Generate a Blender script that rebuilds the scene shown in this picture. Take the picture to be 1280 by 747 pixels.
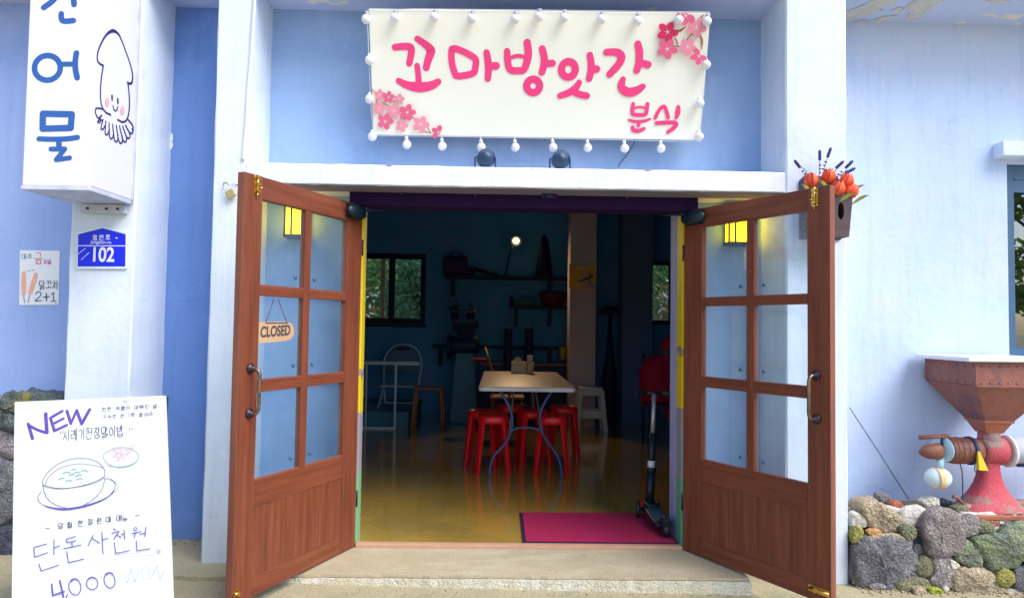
import bpy, bmesh, math, random
from mathutils import Vector, Matrix
R = math.radians
random.seed(7)
for o in list(bpy.data.objects): bpy.data.objects.remove(o)
SC = bpy.context.scene
COL = SC.collection

# ------------------------------------------------------------------ camera
F_PX, PITCH, ROLL, YAW = 858.73, 0.03905, 0.01453, 0.01706
CAM = Vector((-0.14348, -4.34905, 1.36985))
fwd = Vector((math.sin(YAW)*math.cos(PITCH), math.cos(YAW)*math.cos(PITCH), math.sin(PITCH)))
rt0 = Vector((math.cos(YAW), -math.sin(YAW), 0)); up0 = rt0.cross(fwd)
RT = rt0*math.cos(ROLL) + up0*math.sin(ROLL); UP = -rt0*math.sin(ROLL) + up0*math.cos(ROLL)
cam = bpy.data.cameras.new('camera'); co = bpy.data.objects.new('camera', cam); COL.objects.link(co)
m = Matrix((RT, UP, -fwd)).transposed().to_4x4(); m.translation = CAM; co.matrix_world = m
cam.sensor_width = 36; cam.lens = 36*F_PX/1280; cam.clip_start = .05; cam.clip_end = 2000
SC.camera = co

# ------------------------------------------------------------------ light
SUN_DIR = Vector((.60, -.50, .92)).normalized()          # from the place towards the sun
w = bpy.data.worlds.new('World'); SC.world = w; w.use_nodes = True
nt = w.node_tree; nt.nodes.clear()
sky = nt.nodes.new('ShaderNodeTexSky'); sky.sky_type = 'NISHITA'; sky.sun_disc = False
sky.sun_elevation = math.asin(SUN_DIR.z); sky.sun_rotation = math.atan2(SUN_DIR.x, SUN_DIR.y)
sky.air_density = 1.0; sky.dust_density = 2.0; sky.ozone_density = 1.5
bg = nt.nodes.new('ShaderNodeBackground'); bg.inputs[1].default_value = .095
wo = nt.nodes.new('ShaderNodeOutputWorld')
nt.links.new(sky.outputs[0], bg.inputs[0]); nt.links.new(bg.outputs[0], wo.inputs[0])
sun = bpy.data.lights.new('sun', 'SUN'); sun.energy = 1.5; sun.angle = R(42); sun.color = (1, .95, .88)
so = bpy.data.objects.new('sun', sun); COL.objects.link(so)
so.rotation_euler = (-SUN_DIR).to_track_quat('-Z', 'Y').to_euler(); so.location = (3, -8, 10)
SC.view_settings.view_transform = 'Standard'; SC.view_settings.look = 'None'
SC.view_settings.exposure = 1.38; SC.view_settings.gamma = 1

# ------------------------------------------------------------------ helpers
def ray(px, py): return fwd + RT*((px-640)/F_PX) - UP*((py-373.5)/F_PX)
def at(px, py, x=None, y=None, z=None):                   # pixel of the photograph -> point on an axis plane
    d = ray(px, py)
    t = (x-CAM.x)/d.x if x is not None else (y-CAM.y)/d.y if y is not None else (z-CAM.z)/d.z
    return CAM + d*t
def onpl(px, py, p0, n):
    d = ray(px, py); return CAM + d*((p0-CAM).dot(n)/d.dot(n))
V = Vector
WM = {}
def cr(pts, closed=False, k=5):                           # Catmull-Rom, any dimension
    n = len(pts); out = []
    pts = [V(p) for p in pts]
    if n < 3: return pts
    for i in range(n if closed else n-1):
        a = pts[(i-1) % n] if closed or i > 0 else pts[0]*2-pts[1]
        b = pts[i]; c = pts[(i+1) % n]
        d = pts[(i+2) % n] if closed or i+2 < n else pts[-1]*2-pts[-2]
        for j in range(k):
            t = j/k
            out.append(.5*((2*b)+(c-a)*t+(2*a-5*b+4*c-d)*t*t+(3*b-a-3*c+d)*t**3))
    if not closed: out.append(pts[-1].copy())
    return out

class MB:
    def __init__(s): s.v = []; s.f = []; s.s = []
    def add(s, vs, fs, sm=False):
        k = len(s.v); s.v += [V(p) for p in vs]; s.f += [tuple(i+k for i in f) for f in fs]; s.s += [sm]*len(fs); return s
    def hexa(s, p): return s.add(p, [(0,3,2,1),(4,5,6,7),(0,1,5,4),(1,2,6,5),(2,3,7,6),(3,0,4,7)])
    def box(s, x0, x1, y0, y1, z0, z1):
        return s.hexa([(x0,y0,z0),(x1,y0,z0),(x1,y1,z0),(x0,y1,z0),(x0,y0,z1),(x1,y0,z1),(x1,y1,z1),(x0,y1,z1)])
    def bar(s, p, q, w, h, up=(0,0,1)):
        p, q = V(p), V(q); d = (q-p).normalized(); u = V(up)
        if abs(d.dot(u)) > .95: u = V((0,1,0))
        a = d.cross(u).normalized()*(w/2); b = a.cross(d).normalized()*(h/2)
        return s.hexa([p-a-b, p+a-b, p+a+b, p-a+b, q-a-b, q+a-b, q+a+b, q-a+b])
    def tube(s, pts, r, n=10, closed=False, sm=True):
        pts = [V(p) for p in pts]; N = len(pts); rs = r if isinstance(r, (list, tuple)) else [r]*N
        rings = []; ref = None
        for i, p in enumerate(pts):
            a = pts[(i-1) % N] if closed or i else p; b = pts[(i+1) % N] if closed or i < N-1 else p
            t = (b-a).normalized()
            if ref is None:
                ref = V((0,0,1)) if abs(t.z) < .9 else V((1,0,0))
            u = t.cross(ref).normalized(); vv = u.cross(t); ref = vv
            rings.append([p+(u*math.cos(2*math.pi*k/n)+vv*math.sin(2*math.pi*k/n))*rs[i] for k in range(n)])
        vs = [p for rg in rings for p in rg]; fs = []
        for i in range(N if closed else N-1):
            j = (i+1) % N
            fs += [(i*n+k, i*n+(k+1) % n, j*n+(k+1) % n, j*n+k) for k in range(n)]
        s.add(vs, fs, sm)
        if not closed: 
            k0 = len(s.v)-len(vs)
            s.f += [tuple(k0+k for k in reversed(range(n))), tuple(k0+(N-1)*n+k for k in range(n))]; s.s += [False]*2
        return s
    def lathe(s, prof, c=(0,0,0), axis=(0,0,1), n=20, sm=True):
        c = V(c); ax = V(axis).normalized(); u = ax.orthogonal().normalized(); w_ = ax.cross(u)
        vs = [c+ax*h+(u*math.cos(2*math.pi*k/n)+w_*math.sin(2*math.pi*k/n))*r for r, h in prof for k in range(n)]
        fs = [(i*n+k, i*n+(k+1) % n, (i+1)*n+(k+1) % n, (i+1)*n+k) for i in range(len(prof)-1) for k in range(n)]
        s.add(vs, fs, sm); k0 = len(s.v)-len(vs)
        if prof[0][0] > 1e-5: s.f.append(tuple(k0+k for k in range(n))); s.s.append(False)
        if prof[-1][0] > 1e-5: s.f.append(tuple(k0+(len(prof)-1)*n+k for k in range(n))); s.s.append(False)
        return s
    def ball(s, c, r, sc=(1,1,1), nu=14, nv=9):
        c = V(c); vs = []
        for j in range(nv+1):
            ph = math.pi*j/nv
            for i in range(nu):
                th = 2*math.pi*i/nu
                vs.append(c+V((r*sc[0]*math.sin(ph)*math.cos(th), r*sc[1]*math.sin(ph)*math.sin(th), r*sc[2]*math.cos(ph))))
        return s.add(vs, [(j*nu+i, j*nu+(i+1) % nu, (j+1)*nu+(i+1) % nu, (j+1)*nu+i) for j in range(nv) for i in range(nu)], True)
    def prism(s, poly, off):
        poly = [V(p) for p in poly]; n = len(poly); off = V(off)
        return s.add(poly+[p+off for p in poly], [tuple(range(n)), tuple(reversed(range(n, 2*n)))]+[(i, (i+1) % n, n+(i+1) % n, n+i) for i in range(n)])
    def loft(s, rings, sm=True, caps=True):
        n = len(rings[0]); vs = [p for r_ in rings for p in r_]
        fs = [(i*n+k, i*n+(k+1) % n, (i+1)*n+(k+1) % n, (i+1)*n+k) for i in range(len(rings)-1) for k in range(n)]
        s.add(vs, fs, sm)
        if caps:
            k0 = len(s.v)-len(vs)
            s.f += [tuple(k0+k for k in range(n)), tuple(k0+(len(rings)-1)*n+k for k in reversed(range(n)))]; s.s += [False]*2
        return s
    def build(s, name, mat, parent=None, local=False, bevel=0, seg=2, kind=None, label=None, recalc=True):
        M = WM.get(parent.name) if parent else None
        vs = s.v
        if M is not None and not local:
            Mi = M.inverted(); vs = [Mi @ p for p in vs]
        me = bpy.data.meshes.new(name); me.from_pydata([tuple(p) for p in vs], [], s.f); me.polygons.foreach_set('use_smooth', s.s)
        if recalc:
            bm = bmesh.new(); bm.from_mesh(me)
            bmesh.ops.remove_doubles(bm, verts=bm.verts, dist=1e-6)
            bmesh.ops.recalc_face_normals(bm, faces=bm.faces); bm.to_mesh(me); bm.free()
        me.materials.append(mat)
        o = bpy.data.objects.new(name, me); COL.objects.link(o)
        if parent: o.parent = parent; WM[o.name] = M
        if bevel:
            b = o.modifiers.new('bevel', 'BEVEL'); b.width = bevel; b.segments = seg; b.limit_method = 'ANGLE'; b.angle_limit = R(35)
        if kind: o['kind'] = kind
        if label: o['label'] = label
        return o
def tag(o, label, cat, group=None):
    o['label'] = label; o['category'] = cat
    if group: o['group'] = group
    return o
def thing(name, label, cat, loc=(0,0,0), rot=0, group=None):
    o = bpy.data.objects.new(name, None); COL.objects.link(o); o.empty_display_size = .1
    o.location = loc; o.rotation_euler = (0,0,rot)
    WM[o.name] = Matrix.Translation(V(loc)) @ Matrix.Rotation(rot, 4, 'Z')
    return tag(o, label, cat, group)
def dup(root, loc, rot, label, ):
    def cp(o, par):
        c = o.copy(); COL.objects.link(c); c.parent = par
        for ch in o.children: cp(ch, c)
        return c
    r_ = cp(root, None); r_.location = loc; r_.rotation_euler = (0,0,rot); r_['label'] = label
    WM[r_.name] = Matrix.Translation(V(loc)) @ Matrix.Rotation(rot, 4, 'Z')
    return r_

# ------------------------------------------------------------------ materials
def mat(name, base, rough=.6, var=None, vs=5, stretch=(1,1,1), bump=.15, bs=60, metal=0, stain=None, ss=1.5, st=(.58,.68),
        coat=0, speck=0, drip=None, emit=None, es=0, bd=.004, spec=.5, sstretch=(1,1,1), wave=None):
    m = bpy.data.materials.new(name); m.use_nodes = True; n = m.node_tree.nodes; L = m.node_tree.links; n.clear()
    out = n.new('ShaderNodeOutputMaterial'); b = n.new('ShaderNodeBsdfPrincipled'); L.new(b.outputs[0], out.inputs[0])
    b.inputs['Roughness'].default_value = rough; b.inputs['Metallic'].default_value = metal
    b.inputs['Specular IOR Level'].default_value = spec
    b.inputs['Coat Weight'].default_value = coat; b.inputs['Coat Roughness'].default_value = .1
    tc = n.new('ShaderNodeTexCoord'); mp = n.new('ShaderNodeMapping'); mp.inputs['Scale'].default_value = stretch
    L.new(tc.outputs['Object'], mp.inputs[0])
    if var is None: var = tuple(c*.82 for c in base)
    nz = n.new('ShaderNodeTexNoise'); nz.inputs['Scale'].default_value = vs; nz.inputs['Detail'].default_value = 7; nz.inputs['Roughness'].default_value = .62
    L.new(mp.outputs[0], nz.inputs[0])
    rp = n.new('ShaderNodeValToRGB'); rp.color_ramp.elements[0].position = .34; rp.color_ramp.elements[1].position = .68
    rp.color_ramp.elements[0].color = (*base, 1); rp.color_ramp.elements[1].color = (*var, 1)
    L.new(nz.outputs[0], rp.inputs[0]); colo = rp.outputs[0]
    if stain:
        m2 = n.new('ShaderNodeMapping'); m2.inputs['Scale'].default_value = sstretch; m2.inputs['Location'].default_value = (3.1, 1.7, .4)
        L.new(tc.outputs['Object'], m2.inputs[0])
        z2 = n.new('ShaderNodeTexNoise'); z2.inputs['Scale'].default_value = ss; z2.inputs['Detail'].default_value = 9; z2.inputs['Roughness'].default_value = .66
        L.new(m2.outputs[0], z2.inputs[0])
        r2 = n.new('ShaderNodeValToRGB'); r2.color_ramp.elements[0].position = st[0]; r2.color_ramp.elements[1].position = st[1]
        L.new(z2.outputs[0], r2.inputs[0])
        mx = n.new('ShaderNodeMix'); mx.data_type = 'RGBA'; L.new(r2.outputs[0], mx.inputs['Factor'])
        L.new(colo, mx.inputs['A']); mx.inputs['B'].default_value = (*stain, 1); colo = mx.outputs['Result']
    if drip:                                               # faint vertical run marks and grime
        m5 = n.new('ShaderNodeMapping'); m5.inputs['Scale'].default_value = (7, 7, .55); L.new(tc.outputs['Object'], m5.inputs[0])
        z5 = n.new('ShaderNodeTexNoise'); z5.inputs['Scale'].default_value = 1.6; z5.inputs['Detail'].default_value = 8; z5.inputs['Roughness'].default_value = .7; L.new(m5.outputs[0], z5.inputs[0])
        r5 = n.new('ShaderNodeMapRange'); r5.inputs['From Min'].default_value = .50; r5.inputs['From Max'].default_value = .78; r5.inputs['To Max'].default_value = drip[1]; L.new(z5.outputs[0], r5.inputs['Value'])
        x5 = n.new('ShaderNodeMix'); x5.data_type = 'RGBA'; L.new(r5.outputs[0], x5.inputs['Factor']); L.new(colo, x5.inputs['A']); x5.inputs['B'].default_value = (*drip[0], 1); colo = x5.outputs['Result']
        v5 = n.new('ShaderNodeTexVoronoi'); v5.feature = 'DISTANCE_TO_EDGE'; v5.inputs['Scale'].default_value = 1.15; w5 = n.new('ShaderNodeTexNoise'); w5.inputs['Scale'].default_value = 2.2; w5.inputs['Detail'].default_value = 8
        L.new(tc.outputs['Object'], w5.inputs[0]); a5 = n.new('ShaderNodeVectorMath'); a5.operation = 'MULTIPLY_ADD'; a5.inputs[1].default_value = (.5,.5,.5); L.new(w5.outputs['Color'], a5.inputs[0]); L.new(tc.outputs['Object'], a5.inputs[2]); L.new(a5.outputs[0], v5.inputs['Vector'])
        q5 = n.new('ShaderNodeMapRange'); q5.inputs['From Min'].default_value = .0; q5.inputs['From Max'].default_value = .006; q5.inputs['To Min'].default_value = 1; q5.inputs['To Max'].default_value = 0; L.new(v5.outputs['Distance'], q5.inputs['Value'])
        g5 = n.new('ShaderNodeMapRange'); g5.inputs['From Min'].default_value = .5; g5.inputs['From Max'].default_value = .62; g5.inputs['To Max'].default_value = .32; L.new(nz.outputs[0], g5.inputs['Value'])
        mm = n.new('ShaderNodeMath'); mm.operation = 'MULTIPLY'; L.new(q5.outputs[0], mm.inputs[0]); L.new(g5.outputs[0], mm.inputs[1])
        y5 = n.new('ShaderNodeMix'); y5.data_type = 'RGBA'; L.new(mm.outputs[0], y5.inputs['Factor']); L.new(colo, y5.inputs['A']); y5.inputs['B'].default_value = (*(c*.55 for c in drip[0]), 1); colo = y5.outputs['Result']
    if speck:
        z4 = n.new('ShaderNodeTexNoise'); z4.inputs['Scale'].default_value = 130; z4.inputs['Detail'].default_value = 4; L.new(tc.outputs['Object'], z4.inputs[0])
        r4 = n.new('ShaderNodeValToRGB'); r4.color_ramp.elements[0].position = .38; r4.color_ramp.elements[1].position = .66
        r4.color_ramp.elements[0].color = (1-speck,)*3+(1,); r4.color_ramp.elements[1].color = (1+speck,)*3+(1,); L.new(z4.outputs[0], r4.inputs[0])
        x4 = n.new('ShaderNodeMix'); x4.data_type = 'RGBA'; x4.blend_type = 'MULTIPLY'; x4.inputs['Factor'].default_value = 1
        L.new(colo, x4.inputs['A']); L.new(r4.outputs[0], x4.inputs['B']); colo = x4.outputs['Result']
    L.new(colo, b.inputs['Base Color'])
    if bump:
        z3 = n.new('ShaderNodeTexNoise'); z3.inputs['Scale'].default_value = bs; z3.inputs['Detail'].default_value = 6
        L.new(mp.outputs[0], z3.inputs[0])
        bp = n.new('ShaderNodeBump'); bp.inputs['Strength'].default_value = bump; bp.inputs['Distance'].default_value = bd
        L.new(z3.outputs[0], bp.inputs['Height']); L.new(bp.outputs[0], b.inputs['Normal'])
    if emit: b.inputs['Emission Color'].default_value = (*emit, 1); b.inputs['Emission Strength'].default_value = es
    return m
def glassmat(name, tint=(.93,.96,1), refl=.06, rough=.0, ior=1.5, film=0):
    m = bpy.data.materials.new(name); m.use_nodes = True; n = m.node_tree.nodes; L = m.node_tree.links; n.clear()
    out = n.new('ShaderNodeOutputMaterial'); mx = n.new('ShaderNodeMixShader'); tr = n.new('ShaderNodeBsdfTransparent'); gl = n.new('ShaderNodeBsdfGlossy')
    f0 = ((ior-1)/(ior+1))**2; lw = n.new('ShaderNodeLayerWeight'); lw.inputs[0].default_value = .5
    pw = n.new('ShaderNodeMath'); pw.operation = 'POWER'; pw.inputs[1].default_value = 5; L.new(lw.outputs['Facing'], pw.inputs[0])
    fr = n.new('ShaderNodeMath'); fr.operation = 'MULTIPLY_ADD'; fr.inputs[1].default_value = 1-f0; fr.inputs[2].default_value = f0; L.new(pw.outputs[0], fr.inputs[0])
    tr.inputs[0].default_value = (*tint, 1); gl.inputs['Roughness'].default_value = rough
    L.new(fr.outputs[0], mx.inputs[0]); L.new(tr.outputs[0], mx.inputs[1]); L.new(gl.outputs[0], mx.inputs[2])
    if film:                                               # pale blue milky layer on the pane, uneven in strength
        df = n.new('ShaderNodeBsdfDiffuse'); df.inputs[0].default_value = (.50,.76,.95,1); tl = n.new('ShaderNodeBsdfTranslucent'); tl.inputs[0].default_value = (.50,.76,.95,1)
        ad = n.new('ShaderNodeMixShader'); L.new(df.outputs[0], ad.inputs[1]); L.new(tl.outputs[0], ad.inputs[2])
        tc = n.new('ShaderNodeTexCoord'); zz = n.new('ShaderNodeTexNoise'); zz.inputs['Scale'].default_value = 7; zz.inputs['Detail'].default_value = 8; L.new(tc.outputs['Object'], zz.inputs[0])
        mr = n.new('ShaderNodeMapRange'); mr.inputs['From Min'].default_value = .3; mr.inputs['From Max'].default_value = .75; mr.inputs['To Min'].default_value = film*.6; mr.inputs['To Max'].default_value = film*1.6; L.new(zz.outputs[0], mr.inputs['Value'])
        fx = n.new('ShaderNodeMixShader'); L.new(mr.outputs[0], fx.inputs[0]); L.new(mx.outputs[0], fx.inputs[1]); L.new(ad.outputs[0], fx.inputs[2]); L.new(fx.outputs[0], out.inputs[0])
    else: L.new(mx.outputs[0], out.inputs[0])
    return m
def zbands(name, bands, rough=.55, chip=None):            # paint whose colour changes with height, edges ragged
    m = mat(name, bands[0][1], rough); n = m.node_tree.nodes; L = m.node_tree.links
    b = next(x for x in n if x.type == 'BSDF_PRINCIPLED')
    geo = n.new('ShaderNodeNewGeometry'); sx = n.new('ShaderNodeSeparateXYZ'); L.new(geo.outputs['Position'], sx.inputs[0])
    nz = n.new('ShaderNodeTexNoise'); nz.inputs['Scale'].default_value = 14; L.new(geo.outputs['Position'], nz.inputs[0])
    ma = n.new('ShaderNodeMath'); ma.operation = 'MULTIPLY_ADD'; ma.inputs[1].default_value = .12; L.new(nz.outputs[0], ma.inputs[0]); L.new(sx.outputs[2], ma.inputs[2])
    dv = n.new('ShaderNodeMath'); dv.operation = 'DIVIDE'; dv.inputs[1].default_value = 2.4; L.new(ma.outputs[0], dv.inputs[0])
    rp = n.new('ShaderNodeValToRGB'); rp.color_ramp.interpolation = 'CONSTANT'
    e = rp.color_ramp.elements
    while len(e) > 1: e.remove(e[-1])
    e[0].position = 0; e[0].color = (*bands[0][1], 1)
    for z, c in bands[1:]:
        q = e.new((z+.06)/2.4); q.color = (*c, 1)
    L.new(dv.outputs[0], rp.inputs[0]); L.new(rp.outputs[0], b.inputs['Base Color'])
    return m
M = {}
M['pillar'] = mat('pillar_plaster', (.70,.78,.89), .8, (.63,.72,.87), 2.2, bump=.35, bs=26, bd=.006, stain=(.50,.58,.74), ss=2.4, st=(.62,.8), drip=((.40,.47,.62), .45))
M['lwall'] = mat('blue_lavender_plaster', (.36,.49,.85), .82, (.30,.43,.83), 1.3, bump=.38, bs=15, bd=.010, stain=(.44,.52,.88), ss=1.6, st=(.52,.72), drip=((.26,.34,.70), .5))
M['wall'] = mat('lavender_plaster', (.55,.68,.92), .82, (.48,.61,.90), 1.3, bump=.38, bs=15, bd=.010, stain=(.62,.66,.90), ss=1.6, st=(.52,.72), drip=((.34,.42,.74), .5))
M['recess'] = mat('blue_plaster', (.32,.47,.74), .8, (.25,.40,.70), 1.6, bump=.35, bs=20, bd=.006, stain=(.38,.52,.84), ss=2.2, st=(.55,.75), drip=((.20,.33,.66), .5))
M['alcove'] = mat('shaded_blue_plaster', (.15,.28,.62), .8, (.125,.245,.58), 1.6, bump=.35, bs=20, bd=.006, stain=(.20,.34,.72), ss=2.2, st=(.55,.75), drip=((.09,.18,.46), .5))  # deeper copy of the niche blue, pillar shadow put into the colour
M['soffit'] = mat('soffit_paint', (.55,.62,.82), .85, (.48,.55,.78), 1.5, bump=.3, bs=22, stain=(.80,.74,.64), ss=1.9, st=(.60,.615), sstretch=(1,1.6,1))
M['lintel'] = mat('lintel_paint', (.76,.80,.89), .75, (.70,.76,.87), 3, bump=.4, bs=30, bd=.005, stain=(.52,.42,.46), ss=7, st=(.70,.76), drip=((.46,.50,.62), .45))
M['concrete'] = mat('ground_concrete', (.40,.35,.22), .9, (.31,.29,.20), 2.5, bump=.6, bs=55, bd=.01, stain=(.22,.25,.14), ss=3, st=(.56,.7), speck=.18)
M['step'] = mat('step_concrete', (.44,.38,.26), .85, (.37,.32,.215), 3.5, bump=.35, bs=60, bd=.005, stain=(.50,.45,.34), ss=2.2, st=(.5,.72), sstretch=(1,3,1), speck=.14)
M['riser'] = mat('riser_aggregate', (.60,.57,.45), .9, (.52,.49,.38), 14, bump=.8, bs=70, bd=.012, stain=(.62,.62,.56), ss=6, st=(.5,.7), speck=.22)
M['floor'] = mat('polished_floor', (.48,.31,.050), .14, (.27,.185,.055), 1.1, bump=0, bs=7, bd=.006, stain=(.58,.35,.06), ss=1.0, st=(.38,.80), coat=1)
M['navy'] = mat('shadow_navy_wall', (.085,.38,.72), .75, (.07,.32,.68), 1.5, bump=.2, bs=20, stain=(.22,.27,.74), ss=.9, st=(.55,.75))  # blue of the room's shadows put into the wall colour
M['ceil'] = mat('navy_ceiling', (.05,.26,.60), .8)
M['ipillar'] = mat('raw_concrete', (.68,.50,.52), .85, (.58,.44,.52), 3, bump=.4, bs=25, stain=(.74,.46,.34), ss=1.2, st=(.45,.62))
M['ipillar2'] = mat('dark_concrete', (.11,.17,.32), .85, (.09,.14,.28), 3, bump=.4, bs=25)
WD, WV = (.215,.058,.028), (.130,.034,.018)
M['wood_v'] = mat('door_wood_upright', WD, .5, WV, 3.2, (9,9,.55), .3, 34, bd=.004, stain=(.24,.075,.040), ss=5, st=(.5,.75), sstretch=(7,7,.35), spec=.35, drip=((.085,.030,.022), .6))
M['wood_h'] = mat('door_wood_crosswise', WD, .5, WV, 3.2, (.55,9,9), .3, 34, bd=.004, stain=(.24,.075,.040), ss=5, st=(.5,.75), sstretch=(.35,7,7), spec=.35)
M['wood_end'] = mat('door_wood_edge', (.26,.085,.045), .6, (.16,.05,.035), 4, (9,9,.5), .3, 30)
M['glass'] = glassmat('door_glass', (.92,.97,1.0), film=.05)
M['wglass'] = glassmat('window_glass', (.62,.74,.80), ior=3.0)
M['bglass'] = glassmat('back_window_glass', (.75,.9,.92))
M['brass'] = mat('brass', (.72,.48,.13), .32, (.5,.32,.09), 20, metal=1, bump=.1)
M['bronze'] = mat('dark_bronze', (.035,.03,.055), .38, (.06,.045,.05), 20, metal=.7)
M['handle'] = mat('worn_bronze_pull', (.30,.21,.14), .35, (.10,.08,.08), 9, (1,1,3), metal=.85)
M['black'] = mat('black_plastic', (.012,.017,.03), .45)
M['darkblue'] = mat('spotlight_shell', (.012,.05,.115), .4, (.010,.04,.10), 8)
M['closer'] = mat('dark_closer_housing', (.004,.020,.035), .4); M['under'] = mat('shaded_underside_grey', (.22,.20,.27), .9, (.17,.16,.23), 4, bump=.3, bs=30)
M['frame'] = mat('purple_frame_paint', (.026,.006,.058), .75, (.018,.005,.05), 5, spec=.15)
M['jambL'] = zbands('jamb_paint_old', [(0,(.20,.45,.25)),(.42,(.32,.30,.36)),(.80,(.75,.58,.02)),(1.02,(.36,.26,.22)),(1.08,(.78,.60,.02))])
M['jambR'] = zbands('jamb_paint_worn', [(0,(.13,.42,.27)),(.40,(.30,.33,.36)),(.72,(.34,.30,.34)),(.86,(.80,.58,.0)),(1.20,(.34,.25,.16)),(1.245,(.80,.58,.0))])
M['reveal'] = mat('reveal_paint', (.42,.48,.80), .7)
M['signwhite'] = mat('sign_board_paint', (.93,.92,.83), .45, (.91,.92,.86), 1.2, bump=.05, stain=(.88,.84,.62), ss=1.4, st=(.6,.8))
M['pink'] = mat('pink_lettering', (.95,.055,.26), .5, (.90,.045,.24), 8, bump=.05)
M['petal_light'] = mat('light_pink_print', (.90,.30,.42), .5); M['petal_mid'] = mat('mid_pink_print', (.85,.13,.28), .5); M['petal_dark'] = mat('dark_pink_print', (.75,.012,.12), .5)
M['branch'] = mat('brown_print', (.33,.16,.07), .6); M['stamen'] = mat('pale_print', (.9,.72,.72), .5)
M['bulb'] = mat('milky_bulb', (.80,.80,.84), .25, (.76,.76,.82), 5, bump=0)
M['socket'] = mat('grey_socket', (.38,.38,.46), .5)
M['lightbox'] = mat('light_box_acrylic', (.80,.81,.88), .35, (.77,.79,.87), 2, bump=.03)
M['lightbox_side'] = mat('light_box_side', (.74,.74,.90), .35, (.71,.72,.88), 2, bump=.03)
M['lboxframe'] = mat('light_box_frame', (.62,.66,.78), .45, (.45,.48,.6), 9, stain=(.40,.28,.17), ss=9, st=(.62,.72))
M['blueprint'] = mat('blue_lettering', (.028,.115,.42), .5, (.022,.10,.38), 6, bump=0)
M['navyline'] = mat('navy_line_print', (.018,.02,.16), .5, bump=0); M['blush'] = mat('blush_print', (.90,.42,.45), .6, bump=0)
M['plateblue'] = mat('blue_enamel', (.0,.012,.78), .35, (.0,.01,.72), 3, bump=0); M['plateedge'] = mat('plate_border', (.75,.84,.92), .4, bump=0); M['platewhite'] = mat('plate_white', (.82,.86,.95), .4, bump=0)
M['paper'] = mat('paper_sheet', (.86,.88,.93), .8, (.84,.86,.92), 3, bump=.1, bs=8, bd=.01)
M['inkteal'] = mat('teal_marker', (.05,.32,.36), .7, bump=0); M['inkpink'] = mat('pink_marker', (.70,.12,.34), .7, bump=0); M['inkred'] = mat('red_marker', (.70,.10,.16), .7, bump=0)
M['skewer'] = mat('orange_marker', (.88,.42,.30), .7, (.9,.52,.42), 30, bump=0); M['inkblack'] = mat('black_marker', (.03,.03,.07), .7, bump=0); M['inkgrey'] = mat('grey_marker', (.10,.10,.17), .7, bump=0)
M['pencil'] = mat('faint_pencil', (.25,.27,.32), .7, bump=0); M['inkpurple'] = mat('purple_marker', (.075,.04,.30), .6, (.13,.08,.40), 30, bump=0); M['soup'] = mat('pale_wash', (.72,.73,.80), .7, bump=0)
M['kimchi'] = mat('kimchi_pencil', (.62,.36,.48), .7, bump=0); M['plategreen'] = mat('green_pencil', (.24,.40,.38), .7, bump=0)
M['board'] = mat('white_foam_board', (.66,.69,.73), .55, (.64,.68,.73), 2, bump=.04)
M['teal'] = mat('teal_board', (.015,.085,.16), .6, (.012,.07,.14), 4); M['tealedge'] = mat('pale_board_edge', (.5,.6,.7), .6)
M['plaque'] = mat('pale_plywood', (1.0,.50,.24), .55, (.95,.43,.18), 3, (1,1,8)); M['plaqueink'] = mat('burnt_lettering', (.10,.025,.018), .6, bump=0)
M['lampframe'] = mat('lantern_frame', (.05,.028,.02), .5); M['lampglow'] = mat('lantern_glass', (.9,.6,.05), .4, bump=0, emit=(1,.62,.0), es=2.4)
M['bulbglow'] = mat('lit_bulb', (1,.7,.3), .4, bump=0, emit=(1,.66,.20), es=2.2)
M['rust'] = mat('rusty_red_paint', (.30,.115,.085), .6, (.21,.075,.066), 3, (1,1,.6), .7, 30, speck=.2, stain=(.085,.05,.085), ss=3.2, st=(.54,.70), sstretch=(1,1,.6))
M['rustlight'] = mat('worn_red_paint', (.42,.14,.085), .55, (.34,.10,.07), 4, bump=.3, stain=(.20,.09,.06), ss=4, st=(.58,.7))
M['red_iron'] = mat('pink_red_iron', (.54,.055,.10), .66, (.42,.085,.09), 6, bump=.8, bs=34, stain=(.27,.20,.18), ss=6, st=(.50,.60), speck=.25)
M['copper'] = mat('copper_barrel', (.30,.11,.06), .55, (.17,.065,.05), 8, bump=.7, speck=.25, stain=(.45,.17,.07), ss=6, st=(.56,.7))
M['lid'] = mat('white_lid', (.78,.80,.86), .5); M['paleblue'] = mat('pale_blue_enamel', (.45,.66,.78), .4, (.38,.58,.72), 9); M['enamel'] = mat('chipped_white_enamel', (.66,.76,.80), .4, (.56,.70,.76), 6, bump=.1, stain=(.55,.50,.36), ss=5, st=(.6,.7)); M['orange'] = mat('orange_stripe', (.80,.45,.18), .5, (.72,.60,.40), 12)
M['yellowtag'] = mat('yellow_plastic_tag', (.85,.55,.02), .45); M['pipe'] = mat('grey_canvas', (.36,.42,.60), .7, (.55,.56,.6), 6)
M['gravel'] = mat('planter_soil', (.36,.30,.22), .95, (.26,.22,.17), 9, bump=.9, bs=60, bd=.02, speck=.35)
M['mortar'] = mat('lime_mortar', (.66,.64,.60), .9, (.54,.52,.46), 12, bump=.9, bs=30, bd=.02)
M['boxwood'] = mat('planter_box_wood', (.10,.060,.065), .7, (.065,.042,.055), 4, (.6,6,6), .3, 30); M['boxback'] = mat('planter_box_back', (.05,.05,.13), .7)
M['tulip'] = mat('orange_red_petal', (.80,.075,.025), .5, (.88,.16,.07), 25, bump=0); M['leaf'] = mat('yellow_green_leaf', (.30,.34,.04), .5, bump=0); M['lav'] = mat('lavender_bloom', (.055,.05,.26), .7); M['stem'] = mat('green_stem', (.10,.16,.07), .7, bump=0)
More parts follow.
